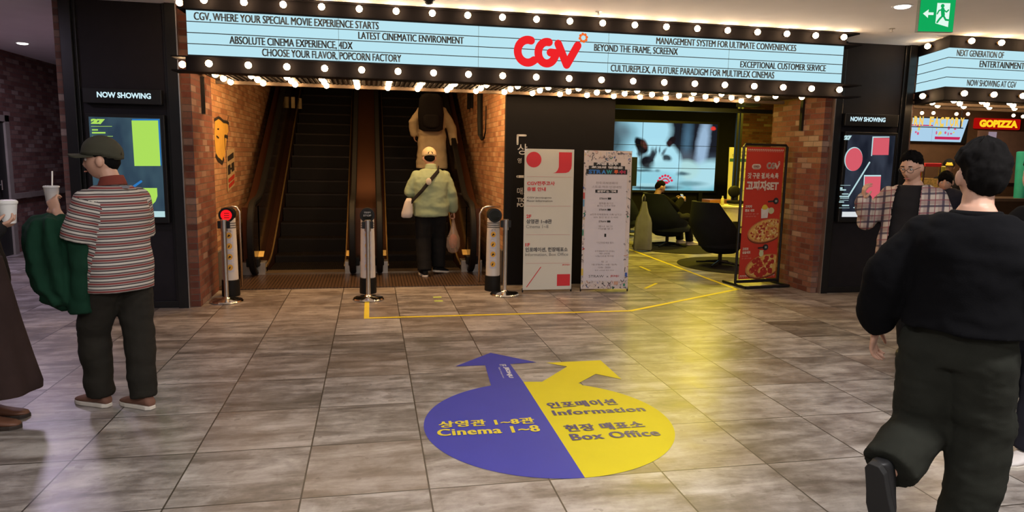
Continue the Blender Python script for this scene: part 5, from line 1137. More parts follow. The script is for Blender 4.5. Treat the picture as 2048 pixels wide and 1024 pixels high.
def shoe(root, ankle, d, pitch, up_m, sole_m, s=1.0, z0=0.0):
    """ankle = joint; the sole lies 0.08 m under it when pitch is 0 (heel lift in radians)"""
    d = Vector((d.x, d.y, 0)).normalized(); r = Vector((d.y, -d.x, 0)); cp, sp = math.cos(pitch), math.sin(pitch)
    f_ = d * cp - Vector((0, 0, 1)) * sp; u_ = Vector((0, 0, 1)) * cp + d * sp; o = ankle - u_ * 0.082 * s
    P = lambda t, x, z: o + f_ * t * s + r * x * s + u_ * z * s
    m = MB(); R_ = []
    for t, hw, h in ((-0.075, 0.018, 0.045), (-0.068, 0.030, 0.07), (-0.045, 0.036, 0.095), (0.0, 0.038, 0.098), (0.035, 0.040, 0.09), (0.075, 0.044, 0.072), (0.12, 0.048, 0.058), (0.16, 0.045, 0.05), (0.188, 0.033, 0.042), (0.2, 0.014, 0.03)):
        R_.append([P(t, hw * math.copysign(abs(math.cos(a)) ** 0.7, math.cos(a)), 0.018 + (h - 0.018) * (0.5 + 0.5 * math.sin(a)) if True else 0) for a in [2 * math.pi * k / 16 for k in range(16)]])
    m.rings(R_); sh = m.build('shoe', up_m, root, smooth=True)
    out = [(-0.078, 0.02), (-0.05, 0.038), (0, 0.04), (0.06, 0.044), (0.12, 0.051), (0.165, 0.046), (0.195, 0.03), (0.208, 0.006)]
    ring = [(t, x) for t, x in out] + [(t, -x) for t, x in out[::-1]]
    m = MB().rings([[P(t, x, z) for t, x in ring] for z in (0.0, 0.026)]); m.build('sole', sole_m, sh, bevel=0.004)
TORSO = [(0.79, 0.125, 0.10), (0.87, 0.165, 0.122), (0.95, 0.172, 0.126), (1.05, 0.158, 0.116), (1.15, 0.163, 0.118), (1.26, 0.176, 0.124), (1.335, 0.170, 0.114), (1.39, 0.125, 0.088), (1.425, 0.088, 0.070), (1.46, 0.066, 0.060)]
def person(label, x, y, h, H, over=None, z0=0.0, ch=None, hd=None, hpitch=0.0, girth=1.0, belly=0.0, skin=None, voxel=0.0075, group=None, lean=0.0, hair='short', curls=(0.5, 0.5), hand_dirs=None, head_s=1.0, face=True, hair_m=None):
    """joints in (right, forward, up) metres of a 1.7 m figure; h/ch/hd headings of hips, chest, head"""
    k = H / 1.7; ch = h if ch is None else ch; hd = ch if hd is None else hd
    root = empty('person', (x, y, z0), label, 'person', group)
    J = dict(pel=(0, 0, 0.93), neck=(0, lean, 1.455), shL=(-0.168, lean, 1.355), shR=(0.168, lean, 1.355), elL=(-0.25, lean - 0.03, 1.10), elR=(0.25, lean - 0.03, 1.10), wrL=(-0.26, lean + 0.04, 0.86), wrR=(0.26, lean + 0.04, 0.86),
             hipL=(-0.09, 0, 0.89), hipR=(0.09, 0, 0.89), knL=(-0.10, 0.02, 0.49), knR=(0.10, 0.02, 0.49), anL=(-0.105, -0.02, 0.082), anR=(0.105, -0.02, 0.082), head=(0, lean + 0.03, 1.585))
    J.update(over or {})
    for s_ in 'LR': # widen the shoulders with the girth
        q = J['sh' + s_]; J['sh' + s_] = (q[0] * (0.5 + 0.5 * girth), q[1], q[2])
    fh, rh = cylxy(h); fc, rc = cylxy(ch); W = {}
    for n_, q in J.items():
        f, r = (fh, rh) if n_[:2] in ('pe', 'hi', 'kn', 'an') else (fc, rc)
        W[n_] = Vector((x, y, z0)) + (r * q[0] + f * q[1] + Vector((0, 0, q[2]))) * k
    def ring(z, a, b, grow=0.0, n=28, sq=0.85, shift=0.0):
        t = (z - 0.93) / (1.455 - 0.93); c = W['pel'].lerp(W['neck'], t) if t >= 0 else W['pel'] + Vector((0, 0, (z - 0.93) * k))
        w = min(1, max(0, t)); f, r = cylxy(h + (((ch - h + math.pi) % (2 * math.pi)) - math.pi) * w)
        g = 1 + (girth - 1) * (1.0 if z < 1.3 else 0.3); bl = belly * math.exp(-((z - 1.05) / 0.13) ** 2)
        out = []
        for j in range(n):
            an = 2 * math.pi * j / n; cx_, sy_ = math.cos(an), math.sin(an)
            px_ = math.copysign(abs(cx_) ** sq, cx_) * (a * g + grow) * k; py_ = math.copysign(abs(sy_) ** sq, sy_) * (b * g + grow + (bl if sy_ > 0 else 0)) * k
            out.append(c + r * px_ + f * (py_ + shift * k))
        return out
    root_info = dict(root=root, W=W, k=k, ring=ring, fc=fc, rc=rc, fh=fh, rh=rh, girth=girth)
    m = MB()
    m.rings([ring(z, a * 0.88, b * 0.88) for z, a, b in TORSO])
    limb(m, [W['neck'] - Vector((0, 0, 0.03)), W['neck'].lerp(W['head'], 0.55), W['head'] - Vector((0, 0, 0.03))], [0.060 * k, 0.054 * k, 0.055 * k])
    for s_ in 'LR':
        limb(m, [W['sh' + s_], W['sh' + s_].lerp(W['el' + s_], 0.5), W['el' + s_], W['el' + s_].lerp(W['wr' + s_], 0.35), W['wr' + s_]], [0.044 * k, 0.045 * k, 0.040 * k, 0.039 * k, 0.027 * k])
        limb(m, [W['hip' + s_], W['hip' + s_].lerp(W['kn' + s_], 0.5), W['kn' + s_], W['kn' + s_].lerp(W['an' + s_], 0.3), W['an' + s_]], [0.088 * k, 0.075 * k, 0.056 * k, 0.056 * k, 0.036 * k])
        dirs = (hand_dirs or {}).get(s_); dft = (W['wr' + s_] - W['el' + s_]).normalized()
        d, pn = dirs[:2] if dirs else (dft, rc * (1 if s_ == 'L' else -1))
        thumb = fc if not dirs or len(dirs) < 3 else Vector(dirs[2])
        sd = 1 if Vector(d).cross(Vector(pn)).dot(thumb) > 0 else -1
        hand(m, W['wr' + s_], Vector(d), Vector(pn), sd, curls[0 if s_ == 'L' else 1], k)
    f, r = cylxy(hd); u = Vector((0, 0, 1)); f, u = f * math.cos(hpitch) - u * math.sin(hpitch), u * math.cos(hpitch) + f * math.sin(hpitch)
    hs = k * head_s; hc = W['head']
    m.rings(head_grid(hc, f, r, u, hs, None))
    for sx in (-1, 1):
        Mx_ = Matrix((r, f, u)).transposed(); m.ball(hc + r * sx * 0.079 * hs - f * 0.004 * hs - u * 0.008 * hs, (0.014 * hs, 0.022 * hs, 0.034 * hs), 12, 8, Mx_)
    bd = link('body', relocal(remeshed(m, voxel * 0.8, 3), root), skin or SKIN, root, True)
    root_info.update(hc=hc, hf=f, hr=r, hu=u, hs=hs, body=bd)
    if face:
        for sx in (-1, 1):
            e = hc + r * sx * 0.031 * hs + f * 0.078 * hs + u * 0.007 * hs
            ev = MB().ball(e, 0.0115 * hs, 12, 8).build('eye', EYEW, root, True); MB().ball(e + f * 0.0065 * hs, 0.0062 * hs, 10, 6).build('iris', IRIS, ev, True)
            MB().tube([hc + r * sx * q * hs + f * (0.0905 - (q - 0.03) ** 2 * 8) * hs + u * (0.030 + 0.004 * math.sin((q - 0.012) * 60)) * hs for q in (0.014, 0.024, 0.034, 0.046)], [0.003 * hs, 0.004 * hs, 0.0035 * hs, 0.002 * hs], 6).build('eyebrow', hair_m or HAIR, root, True)
        MB().tube([hc + r * q * hs + f * (0.0985 - q * q * 12) * hs - u * 0.069 * hs for q in (-0.024, -0.012, 0, 0.012, 0.024)], [0.002 * hs, 0.0045 * hs, 0.005 * hs, 0.0045 * hs, 0.002 * hs], 6).build('mouth', plain('lips', (0.36, 0.12, 0.10), 0.5), root, True)
    if hair:
        thick, fr, sd_, bk, rough = {'short': (0.022, 0.66, 0.10, -0.54, 0.5), 'fluffy': (0.036, 0.46, 0.22, -0.66, 0.35), 'bob': (0.026, 0.36, -0.75, -0.95, 0.3), 'capped': (0.010, 0.30, 0.0, -0.60, 0.2), 'crop': (0.009, 0.55, 0.05, -0.55, 0.3)}[hair]
        def fn(sx, sy, zz_):
            jit = 0.17 * noise.noise(Vector((sx * 9, sy * 9, x + zz_ * 3))); line = jit + sd_ + (fr - sd_) * max(0, sy) ** 0.8 if sy > 0 else sd_ + (bk - sd_) * (-sy) ** 0.7
            w = smooth01((zz_ - line + 0.08) / 0.22); n_ = noise.noise(Vector((sx * 5, sy * 5, zz_ * 5 + x))) + 0.5 * noise.noise(Vector((sx * 13, sy * 13, zz_ * 9 + x)))
            ear = smooth01((abs(sx) - 0.72) / 0.2) * smooth01((0.45 - zz_) / 0.3)
            return -0.012 + w * (0.012 + (thick * (1 - 0.8 * ear)) * (0.8 + 0.3 * zz_) * (1 + rough * n_))
        MB().rings(head_grid(hc, f, r, u, hs, fn, 56, 44)).build('hair', hair_m or HAIR, root, True)
    return root_info
def relocal(me, root):
    o = wloc(root)
    for v in me.vertices: v.co -= o
    return me
def garment(I, name, mat_, hem, top=1.45, grow=0.02, sleeves='long', arm=(0.072, 0.062, 0.052), flare=0.0, vox=0.012, wr=0.006, attr=None, open_front=None, hem_shift=0.0, sleeve_end=1.0, seed=0.0):
    m = MB(); W, k = I['W'], I['k']; rs = [q for q in TORSO if q[0] > hem + 0.03 and q[0] <= top]
    def base(z):
        for (z0_, a0_, b0_), (z1_, a1_, b1_) in zip(TORSO[:-1], TORSO[1:]):
            if z0_ <= z <= z1_: t = (z - z0_) / (z1_ - z0_); return a0_ + (a1_ - a0_) * t, b0_ + (b1_ - b0_) * t
        return TORSO[0][1:] if z < 0.8 else TORSO[-1][1:]
    a, b = base(max(hem, 0.88)); R_ = [I['ring'](hem, a, b, grow + flare, shift=hem_shift)]
    R_ += [I['ring'](z, a_ if z > 0.95 else max(a_, 0.165), b_ if z > 0.95 else max(b_, 0.12), grow + flare * max(0, (1.1 - z) / (1.1 - hem + 1e-6))) for z, a_, b_ in rs]
    m.rings(R_)
    for s_ in 'LR':
        if not sleeves: break
        sh_, el_, wr_ = W['sh' + s_], W['el' + s_], W['wr' + s_]
        gg = 0.6 + 0.4 * I['girth']; drop = max(0, arm[0] * gg - 0.056) * k; sh_ = sh_ - Vector((0, 0, drop)); inner = sh_.lerp(W['neck'], 0.40) - Vector((0, 0, 0.055 * k))
        if sleeves == 'long': limb(m, [inner, sh_, sh_.lerp(el_, 0.5), el_, el_.lerp(wr_, 0.5), el_.lerp(wr_, sleeve_end)], [q * k * gg for q in (arm[0], arm[0], (arm[0] + arm[1]) / 2, arm[1], (arm[1] + arm[2]) / 2, arm[2])])
        else:
            limb(m, [inner, sh_, sh_.lerp(el_, 0.45)], [q * k * gg for q in (arm[0], arm[0], arm[1])]); e_ = sh_.lerp(el_, sleeve_end); m.tube((sh_.lerp(el_, 0.4), e_), [arm[1] * k * gg, arm[2] * k * gg], 16)
    me = remeshed(m, vox, 5); wrinkle(me, wr, seed=seed)
    if attr:
        A_ = me.attributes.new('stripe', 'FLOAT', 'CORNER')
        for pl in me.polygons:
            c_ = pl.center; hit = None
            for s_ in 'LR':
                sh_, el_ = W['sh' + s_], W['el' + s_]; ax = el_ - sh_; t = (c_ - sh_).dot(ax) / ax.length_squared; dist = (c_ - (sh_ + ax * t)).length
                if t > 0.02 and dist < arm[1] * k * 1.5 and abs((c_ - W['neck']).dot(I['rc'])) > 0.152 * (0.3 + 0.7 * I['girth']) * k: hit = (sh_, ax)
            for li in pl.loop_indices:
                p = me.vertices[me.loops[li].vertex_index].co
                A_.data[li].value = p.z if not hit else hit[0].z - (p - hit[0]).dot(hit[1].normalized())
    if open_front:
        bm_ = bmesh.new(); bm_.from_mesh(me); dl = []
        for v in bm_.verts:
            q = v.co - W['neck']; lr, lf = q.dot(I['rc']), q.dot(I['fc'])
            if lf > 0.0 and abs(lr) < open_front * k * (1 + 0.5 * (W['neck'].z - v.co.z)): dl.append(v)
        bmesh.ops.delete(bm_, geom=dl, context='VERTS'); bm_.to_mesh(me); bm_.free()
    return link(name, relocal(me, I['root']), mat_, I['root'], True)
def trousers(I, mat_, rad=(0.105, 0.085, 0.075), waist=0.9, vox=0.012, wr=0.007, grow=0.012, name='trousers', ank=0.05, seed=2.0):
    m = MB(); W, k = I['W'], I['k']
    m.rings([I['ring'](z, max(a, 0.15), max(b, 0.115), grow) for z, a, b in ((0.80, 0.14, 0.115), (0.86, 0.162, 0.120), (waist, 0.168, 0.124))])
    for s_ in 'LR':
        h_, n_, a_ = W['hip' + s_], W['kn' + s_], W['an' + s_]; e_ = a_ + (n_ - a_).normalized() * ank * k * 0.2 - Vector((0, 0, 0.02 * k)) * (1 if abs((n_ - a_).normalized().z) > 0.7 else 0)
        limb(m, [h_ - Vector((0, 0, 0.02)), h_.lerp(n_, 0.5), n_, n_.lerp(a_, 0.5)], [rad[0] * k, (rad[0] + rad[1]) / 2 * k, rad[1] * k, (rad[1] + rad[2]) / 2 * k]); m.tube((n_.lerp(a_, 0.4), n_.lerp(a_, 0.8), e_), [(rad[1] + rad[2]) / 2 * k, rad[2] * k, rad[2] * 1.02 * k], 18)
    me = remeshed(m, vox, 4); wrinkle(me, wr, 6, 12, seed); return link(name, relocal(me, I['root']), mat_, I['root'], True)
def cap(I, mat_, brim_m=None, line=(0.30, 0.10), brim=True, thick=0.026, back=None):
    hc, f, r, u, s = I['hc'], I['hf'], I['hr'], I['hu'], I['hs']
    def fn(sx, sy, zz_):
        ln = line[0] if sy > 0 else line[0] + (line[1] - line[0]) * (-sy)
        return -0.012 + (thick + 0.012) * smooth01((zz_ - ln + 0.03) / 0.05) + 0.012 * smooth01((zz_ - ln) / 0.5)
    o = MB().rings(head_grid(hc, f, r, u, s, fn, 48, 40)).build('cap', mat_, I['root'], True)
    if brim:
        R_ = []
        z_ = (line[0] + 0.02) * 0.116
        top, bot = [], []
        for i in range(15):
            a = math.pi * (0.08 + 0.84 * i / 14); dz = -0.012 * (math.cos(a) ** 2)
            ix, iy = 0.080 * math.cos(a), 0.078 * math.sin(a) + 0.008; ox, oy = 0.084 * math.cos(a), 0.095 + 0.088 * math.sin(a)
            P = lambda x_, y_, zq: hc + (r * x_ + f * y_ + u * zq) * s
            R_.append([P(ix, iy, z_ + dz + 0.006), P(ox, oy, z_ + dz * 1.6 + 0.004), P(ox, oy, z_ + dz * 1.6 - 0.004), P(ix, iy, z_ + dz - 0.002)])
        MB().rings(R_).build('brim', brim_m or mat_, o, smooth=50)
        MB().ball(hc + u * (0.116 + thick + 0.006) * s, 0.006 * s, 8, 6).build('button', mat_, o, True)
    if back:
        m = MB(); P = [hc + (r * (0.034 * math.cos(a)) - f * 0.116 + u * (0.035 + 0.032 * max(0, math.sin(a)))) * s for a in [math.pi * i / 10 for i in range(11)]]
        m.prism(P, f * 0.02 * s); m.build('rear_opening', back, o)
    return o
rad_ = math.radians
# ---------------------------------------------------------------- man in the striped shirt
def stripe_mat():
    t = NT('striped_knit'); a = t.n('ShaderNodeAttribute'); a.attribute_name = 'stripe'
    q = t.math('FRACT', t.math('DIVIDE', a.outputs['Fac'], 0.0465)); w = t.noise(t.coord(), 260, 2)
    c = t.ramp(q, ((0.0, (0.47, 0.44, 0.39)), (0.19, (0.035, 0.03, 0.034)), (0.32, (0.26, 0.22, 0.20)), (0.46, (0.20, 0.040, 0.038)), (0.66, (0.30, 0.25, 0.23)), (0.78, (0.045, 0.035, 0.04)), (0.90, (0.33, 0.29, 0.26)), (0.96, (0.47, 0.44, 0.39))), 'CONSTANT')
    return t.bsdf(c, 0.9, 0, 0.2, bump=w, bs=0.2, bd=0.002)
OLIVE_D = cloth('dark_olive_trousers', (0.014, 0.012, 0.009), (0.022, 0.019, 0.014)); OLIVE = cloth('olive_cap', (0.045, 0.043, 0.028), (0.065, 0.062, 0.042))
A1 = person('man in a striped knit shirt and olive cap seen from behind at left', -1.53, 4.60, rad_(140), 1.655, dict(
    anL=(-0.075, 0.15, 0.082), knL=(-0.10, 0.13, 0.49), anR=(0.045, -0.12, 0.082), knR=(0.08, -0.05, 0.49),
    elL=(-0.225, 0.05, 1.09), wrL=(-0.21, 0.22, 1.26), elR=(0.225, 0.05, 1.09), wrR=(0.12, 0.26, 1.12), head=(-0.02, 0.05, 1.575)),
    ch=rad_(146), hd=rad_(184), girth=1.10, belly=0.05, hair='capped', curls=(0.95, 0.6), hand_dirs={'L': (Vector((-0.35, 0.25, 0.75)), Vector((0.2, 0.9, 0.1)), Vector((-0.5, 0.1, 0.6)))})
garment(A1, 'shirt', stripe_mat(), 0.775, grow=0.022, sleeves='short', arm=(0.080, 0.082, 0.086), sleeve_end=0.98, attr=True, wr=0.006, flare=0.006)
def collar(I, mat_, r0=0.072, h_=0.05, dz=-0.012):
    nk = I['W']['neck']; f, r = I['fc'], I['rc']; L = lambda q, z_: [nk + r * q * math.cos(a) + f * (q * 0.97 * math.sin(a)) + Vector((0, 0, dz + z_ - 0.012 * math.sin(a))) for a in [2 * math.pi * i / 28 for i in range(28)]]
    MB().rings([L(r0 + 0.012, -0.02), L(r0 + 0.006, 0.0), L(r0 - 0.002, h_ * 0.6), L(r0 - 0.006, h_), L(r0 - 0.011, h_), L(r0 - 0.009, 0.0)], caps=False).build('collar', mat_, I['root'], True)
collar(A1, cloth('rust_collar', (0.16, 0.035, 0.024)), 0.07, 0.034)
trousers(A1, OLIVE_D, (0.116, 0.096, 0.082), vox=0.011, wr=0.010, grow=0.005, waist=0.885)
BROWN_SH = plain('brown_suede', (0.16, 0.075, 0.05), 0.8); OFFW = plain('off_white_sole', (0.62, 0.57, 0.50), 0.6)
for s_, a_ in (('L', 150), ('R', 146)): shoe(A1['root'], A1['W']['an' + s_], cylxy(rad_(a_))[0], 0, BROWN_SH, OFFW, 0.96)
cap(A1, OLIVE, line=(0.28, 0.02), back=HAIR)
tg = A1['W']['neck'] - cylxy(rad_(146))[0] * 0.10 - Vector((0, 0, 0.035)); MB().box(tg.x - 0.028, tg.x + 0.028, tg.y - 0.012, tg.y + 0.002, tg.z - 0.008, tg.z + 0.008).build('neck_label', plain('grey_label', (0.2, 0.2, 0.22), 0.6), A1['root'])
# plastic cup with straw in his hand
wl = A1['W']['wrL']; cp_ = wl + Vector((-0.045, 0.06, 0.095))
r = empty('plastic_cup', cp_ - Vector((0, 0, 0.05)), 'clear plastic drink cup with white straw held by the man in stripes', 'cup')
def glassy(name, col, alpha):
    t = NT(name); return t.bsdf(col, 0.08, 0, 0.6, alpha=alpha)
MB().lathe([(0.030, -0.055), (0.041, 0.05), (0.043, 0.052), (0.040, 0.05), (0.029, -0.053)], cp_, 24, caps=False).build('cup_wall', glassy('clear_plastic', (0.75, 0.75, 0.75), 0.35), r, True)
MB().lathe([(0.028, -0.053), (0.0375, 0.028), (0.001, 0.028)], cp_, 24).build('drink', plain('milky_drink', (0.38, 0.28, 0.22), 0.3), r, True)
MB().lathe([(0.044, 0.048), (0.044, 0.056), (0.036, 0.060), (0.001, 0.060)], cp_, 24).build('lid', glassy('clear_lid', (0.8, 0.8, 0.8), 0.5), r, True)
MB().cyl(cp_ + Vector((0.0, 0, -0.02)), cp_ + Vector((0.012, 0.0, 0.145)), 0.0042, n=10).build('straw', plain('white_straw', (0.75, 0.72, 0.68), 0.4), r, True)
# green jacket hanging over his forearm
fa = A1['W']['elL'].lerp(A1['W']['wrL'], 0.45); GREEN_J = cloth('dark_green_cloth', (0.003, 0.022, 0.011), (0.006, 0.042, 0.021), 180)
m = MB(); dd_ = Vector((-0.80, 0.10, 0)).normalized(); sd_ = Vector((0.1, 0.8, 0)).normalized(); R_ = []
for i, (dz, hw, dp, sx) in enumerate(((0.075, 0.05, 0.05, -0.02), (0.06, 0.12, 0.085, -0.03), (0.0, 0.155, 0.10, -0.04), (-0.12, 0.165, 0.10, -0.045), (-0.26, 0.160, 0.095, -0.04), (-0.36, 0.135, 0.09, -0.03), (-0.39, 0.11, 0.08, -0.01), (-0.43, 0.10, 0.075, 0.0), (-0.45, 0.085, 0.06, 0.0))):
    R_.append([fa + dd_ * (0.06 - sx) + dd_ * hw * 0.8 * math.cos(a) * (1 + 0.10 * math.sin(4 * a + i)) + sd_ * dp * math.sin(a) * (1 + 0.22 * math.sin(6 * a + i * 0.5)) + Vector((0, 0, dz + 0.012 * math.sin(3 * a + i))) for a in [2 * math.pi * j / 40 for j in range(40)]])
m.rings(R_)
m.tube([fa + dd_ * -0.06 + Vector((0, 0, 0.0)), fa + dd_ * -0.075 + Vector((0, 0, -0.22)), fa + dd_ * -0.06 + Vector((0, 0, -0.38)), fa + dd_ * -0.05 + Vector((0, 0, -0.50))], [0.075, 0.075, 0.07, 0.062], 18)
m.tube([fa + dd_ * 0.17 + Vector((0, 0, -0.40)), fa + dd_ * 0.06 + Vector((0, 0.02, -0.45)), fa + dd_ * -0.05 + Vector((0, 0.02, -0.43))], [0.036, 0.042, 0.04], 14)
me = remeshed(m, 0.010, 4); wrinkle(me, 0.018, 9, 4, 5.0)
gj = bpy.data.objects.new('jacket', None); bpy.data.objects.remove(gj)
tag(link('folded_jacket', me, GREEN_J, None, True), 'dark green jacket draped over the forearm of the man in stripes', 'jacket')
# ---------------------------------------------------------------- woman at the left edge
BLACK_C = cloth('black_knit', (0.010, 0.009, 0.010), (0.016, 0.014, 0.015)); BROWN_C = cloth('dark_brown_skirt_cloth', (0.026, 0.014, 0.012), (0.042, 0.024, 0.021), 300)
A2 = person('woman in black top and long brown skirt holding a white cup at the left edge', -2.25, 4.42, rad_(2), 1.60, dict(elR=(0.22, 0.02, 1.04), wrR=(0.14, 0.22, 1.235), elL=(-0.22, 0.02, 1.04), wrL=(-0.22, 0.06, 0.85), anL=(-0.08, 0.02, 0.082), anR=(0.09, 0.05, 0.082)), hair='bob', curls=(0.5, 0.75),
            hand_dirs={'R': (Vector((0.85, 0.2, 0.25)), Vector((0.1, 0.35, 0.9)), Vector((0.3, -0.3, 0.9)))})
garment(A2, 'cardigan', BLACK_C, 0.72, grow=0.03, arm=(0.075, 0.085, 0.07), flare=0.03, vox=0.013, wr=0.008, hem_shift=0.03)
W2 = A2['W']; m = MB(); limb(m, [W2['elR'], W2['elR'] + Vector((0.02, -0.02, -0.15)), W2['elR'] + Vector((0.10, -0.02, -0.30))], [0.075, 0.085, 0.06]); m.tube([W2['elR'] + Vector((0.05, -0.02, -0.15)), W2['elR'] + Vector((0.17, -0.02, -0.285))], [0.09, 0.035], 14)
me = remeshed(m, 0.012, 4); wrinkle(me, 0.006); link('hanging_sleeve', relocal(me, A2['root']), BLACK_C, A2['root'], True)
m = MB(); R_ = []
for i, (z, rx, ry) in enumerate(((0.98, 0.16, 0.14), (0.8, 0.19, 0.17), (0.6, 0.22, 0.20), (0.4, 0.255, 0.235), (0.24, 0.285, 0.265), (0.20, 0.28, 0.26))):
    R_.append([Vector((-2.25 + (0.01 + 0.03 * (1 - z)) + rx * math.cos(a) * (1 + 0.05 * (1 - z) * math.sin(9 * a + 0.6)), 4.42 + ry * math.sin(a) * (1 + 0.05 * (1 - z) * math.sin(9 * a + 0.6)), z)) for a in [2 * math.pi * j / 72 for j in range(72)]])
m.rings(R_).build('skirt', BROWN_C, A2['root'], smooth=60)
TAN_SH = plain('tan_leather_shoe', (0.14, 0.06, 0.035), 0.5)
for s_, a_ in (('L', 4), ('R', -4)): shoe(A2['root'], A2['W']['an' + s_], cylxy(rad_(a_))[0], 0, TAN_SH, plain('dark_sole', (0.03, 0.02, 0.015), 0.6), 0.98)
wc = W2['wrR'] + Vector((0.06, 0.03, 0.085))
r = empty('paper_cup', wc - Vector((0, 0, 0.06)), 'white paper cup with lid in the hand of the woman in black', 'cup')
MB().lathe([(0.036, -0.062), (0.048, 0.05), (0.047, 0.05)], wc, 28).build('cup_wall', plain('white_paper', (0.66, 0.66, 0.64), 0.6, var=0.02), r, smooth=40)
MB().lathe([(0.051, 0.046), (0.052, 0.056), (0.046, 0.064), (0.042, 0.066), (0.001, 0.064)], wc, 28).build('lid', plain('white_lid', (0.68, 0.68, 0.66), 0.4, var=0.02), r, smooth=40)
# ---------------------------------------------------------------- man in the pale green jacket before the right escalator
SAGE = cloth('sage_jacket_cloth', (0.235, 0.31, 0.20), (0.31, 0.39, 0.27), 240); BLACKT = cloth('black_trouser_cloth', (0.006, 0.006, 0.007), (0.011, 0.011, 0.012)); CREAM = cloth('cream_cloth', (0.50, 0.40, 0.25), (0.58, 0.48, 0.32), 220)
A3 = person('man in pale green jacket and cream cap stepping onto the right escalator', 0.76, 9.22, rad_(94), 1.665, dict(elL=(-0.275, 0.03, 1.12), wrL=(-0.22, 0.24, 1.08), elR=(0.27, -0.02, 1.11), wrR=(0.31, 0.02, 0.86), anL=(-0.10, -0.10, 0.082), anR=(0.12, 0.10, 0.10), knR=(0.11, 0.12, 0.50), head=(-0.015, 0.06, 1.57)), girth=1.2, belly=0.03, voxel=0.009, hair='capped', curls=(0.5, 1.2), hpitch=0.25, lean=0.02, z0=0.013)
garment(A3, 'jacket', SAGE, 0.80, grow=0.035, arm=(0.080, 0.076, 0.062), sleeve_end=0.86, vox=0.013, wr=0.012)
collar(A3, SAGE, 0.074, 0.045)
trousers(A3, BLACKT, (0.125, 0.108, 0.095), grow=0.008); cap(A3, CREAM, line=(0.18, 0.10), back=HAIR, thick=0.026)
for s_, a_, p_ in (('L', 98, 0), ('R', 40, 0.15)): shoe(A3['root'], A3['W']['an' + s_], cylxy(rad_(a_))[0], p_, BLACKT, OFFW, 1.02)
# cross-body bag: strap and white pouch
W3 = A3['W']; r = empty('crossbody_bag', W3['pel'] + Vector((-0.27, -0.08, -0.05)), 'white pouch on a dark cross body strap worn over the pale green jacket', 'bag')
st = [W3['neck'] + Vector((0.10, -0.02, 0.005)), W3['neck'] + Vector((0.085, -0.125, -0.05)), W3['neck'].lerp(W3['pel'], 0.35) + Vector((-0.02, -0.215, 0.02)), W3['neck'].lerp(W3['pel'], 0.62) + Vector((-0.13, -0.205, 0.02)), W3['neck'].lerp(W3['pel'], 0.85) + Vector((-0.235, -0.14, 0.02)), W3['pel'] + Vector((-0.28, -0.06, 0.03))]
m = MB(); R_ = []
for i, p in enumerate(st):
    t = (st[min(i + 1, 5)] - st[max(i - 1, 0)]).normalized(); n_ = (p - W3['neck'].lerp(W3['pel'], i / 5)).normalized(); b_ = t.cross(n_).normalized() * 0.024; R_.append([p + b_, p + n_ * 0.006, p - b_, p - n_ * 0.006])
m.rings(R_).build('strap', BLACK_C, r)
p = st[2].lerp(st[3], 0.15); MB().ball(p + Vector((-0.01, -0.012, 0)), (0.035, 0.012, 0.045)).build('badge', plain('pale_badge', (0.5, 0.45, 0.38), 0.6), r, True)
m = MB(); q_ = st[5]; R_ = []
for dz, hw, dp in ((0.03, 0.03, 0.02), (-0.02, 0.05, 0.03), (-0.16, 0.075, 0.045), (-0.21, 0.07, 0.04), (-0.225, 0.05, 0.03)): R_.append([q_ + Vector((-0.015 + dz * 0.12 + hw * math.cos(a), dp * math.sin(a) - 0.02, dz + 0.05)) for a in [2 * math.pi * j / 24 for j in range(24)]])
m.rings(R_).build('pouch', plain('white_pouch', (0.5, 0.46, 0.45), 0.7), r, True)
# plastic bag in his right hand
hb = W3['wrR'] + Vector((0.0, 0.0, -0.11)); r = empty('shopping_bag', hb + Vector((0, 0, -0.45)), 'translucent shopping bag with reddish goods carried by the man in green', 'bag')
m = MB(); R_ = []
for i, (dz, hw, dp) in enumerate(((0.02, 0.012, 0.012), (-0.08, 0.03, 0.025), (-0.16, 0.05, 0.04), (-0.25, 0.085, 0.055), (-0.36, 0.088, 0.06), (-0.43, 0.06, 0.045), (-0.45, 0.03, 0.02))): R_.append([hb + Vector((hw * math.cos(a) * (1 + 0.1 * math.sin(5 * a + i)), dp * math.sin(a), dz)) for a in [2 * math.pi * j / 30 for j in range(30)]])
m.rings(R_).build('bag_film', glassy('thin_bag_film', (0.55, 0.40, 0.30), 0.4), r, True)
MB().ball(hb + Vector((0, 0, -0.29)), (0.06, 0.035, 0.10)).build('goods', plain('reddish_goods', (0.30, 0.06, 0.035), 0.6, var=0.5, scale=25), r, True)
# ---------------------------------------------------------------- person in a cream coat higher up
pz = on_y(864, 250, 11.55)
A4 = person('person in cream coat with black backpack higher up on the right escalator', pz.x, 11.55, rad_(92), 1.70, dict(elL=(-0.30, 0.0, 1.16), wrL=(-0.29, 0.02, 0.98), elR=(0.32, -0.02, 1.08), wrR=(0.36, 0.0, 0.84)), z0=nose(11.55) + 0.02, girth=1.05, voxel=0.010, hair='short')
garment(A4, 'coat', CREAM, 0.42, grow=0.035, arm=(0.078, 0.074, 0.066), flare=0.05, vox=0.014, wr=0.014)
trousers(A4, BLACKT, (0.11, 0.09, 0.08)); [shoe(A4['root'], A4['W']['an' + s_], cylxy(rad_(90))[0], 0, BLACKT, OFFW) for s_ in 'LR']
W4 = A4['W']; bc = W4['neck'].lerp(W4['pel'], 0.38) + Vector((-0.04, -0.27, 0.03))
r = empty('backpack', bc - Vector((0, 0, 0.25)), 'large black backpack on the person in the cream coat', 'backpack')
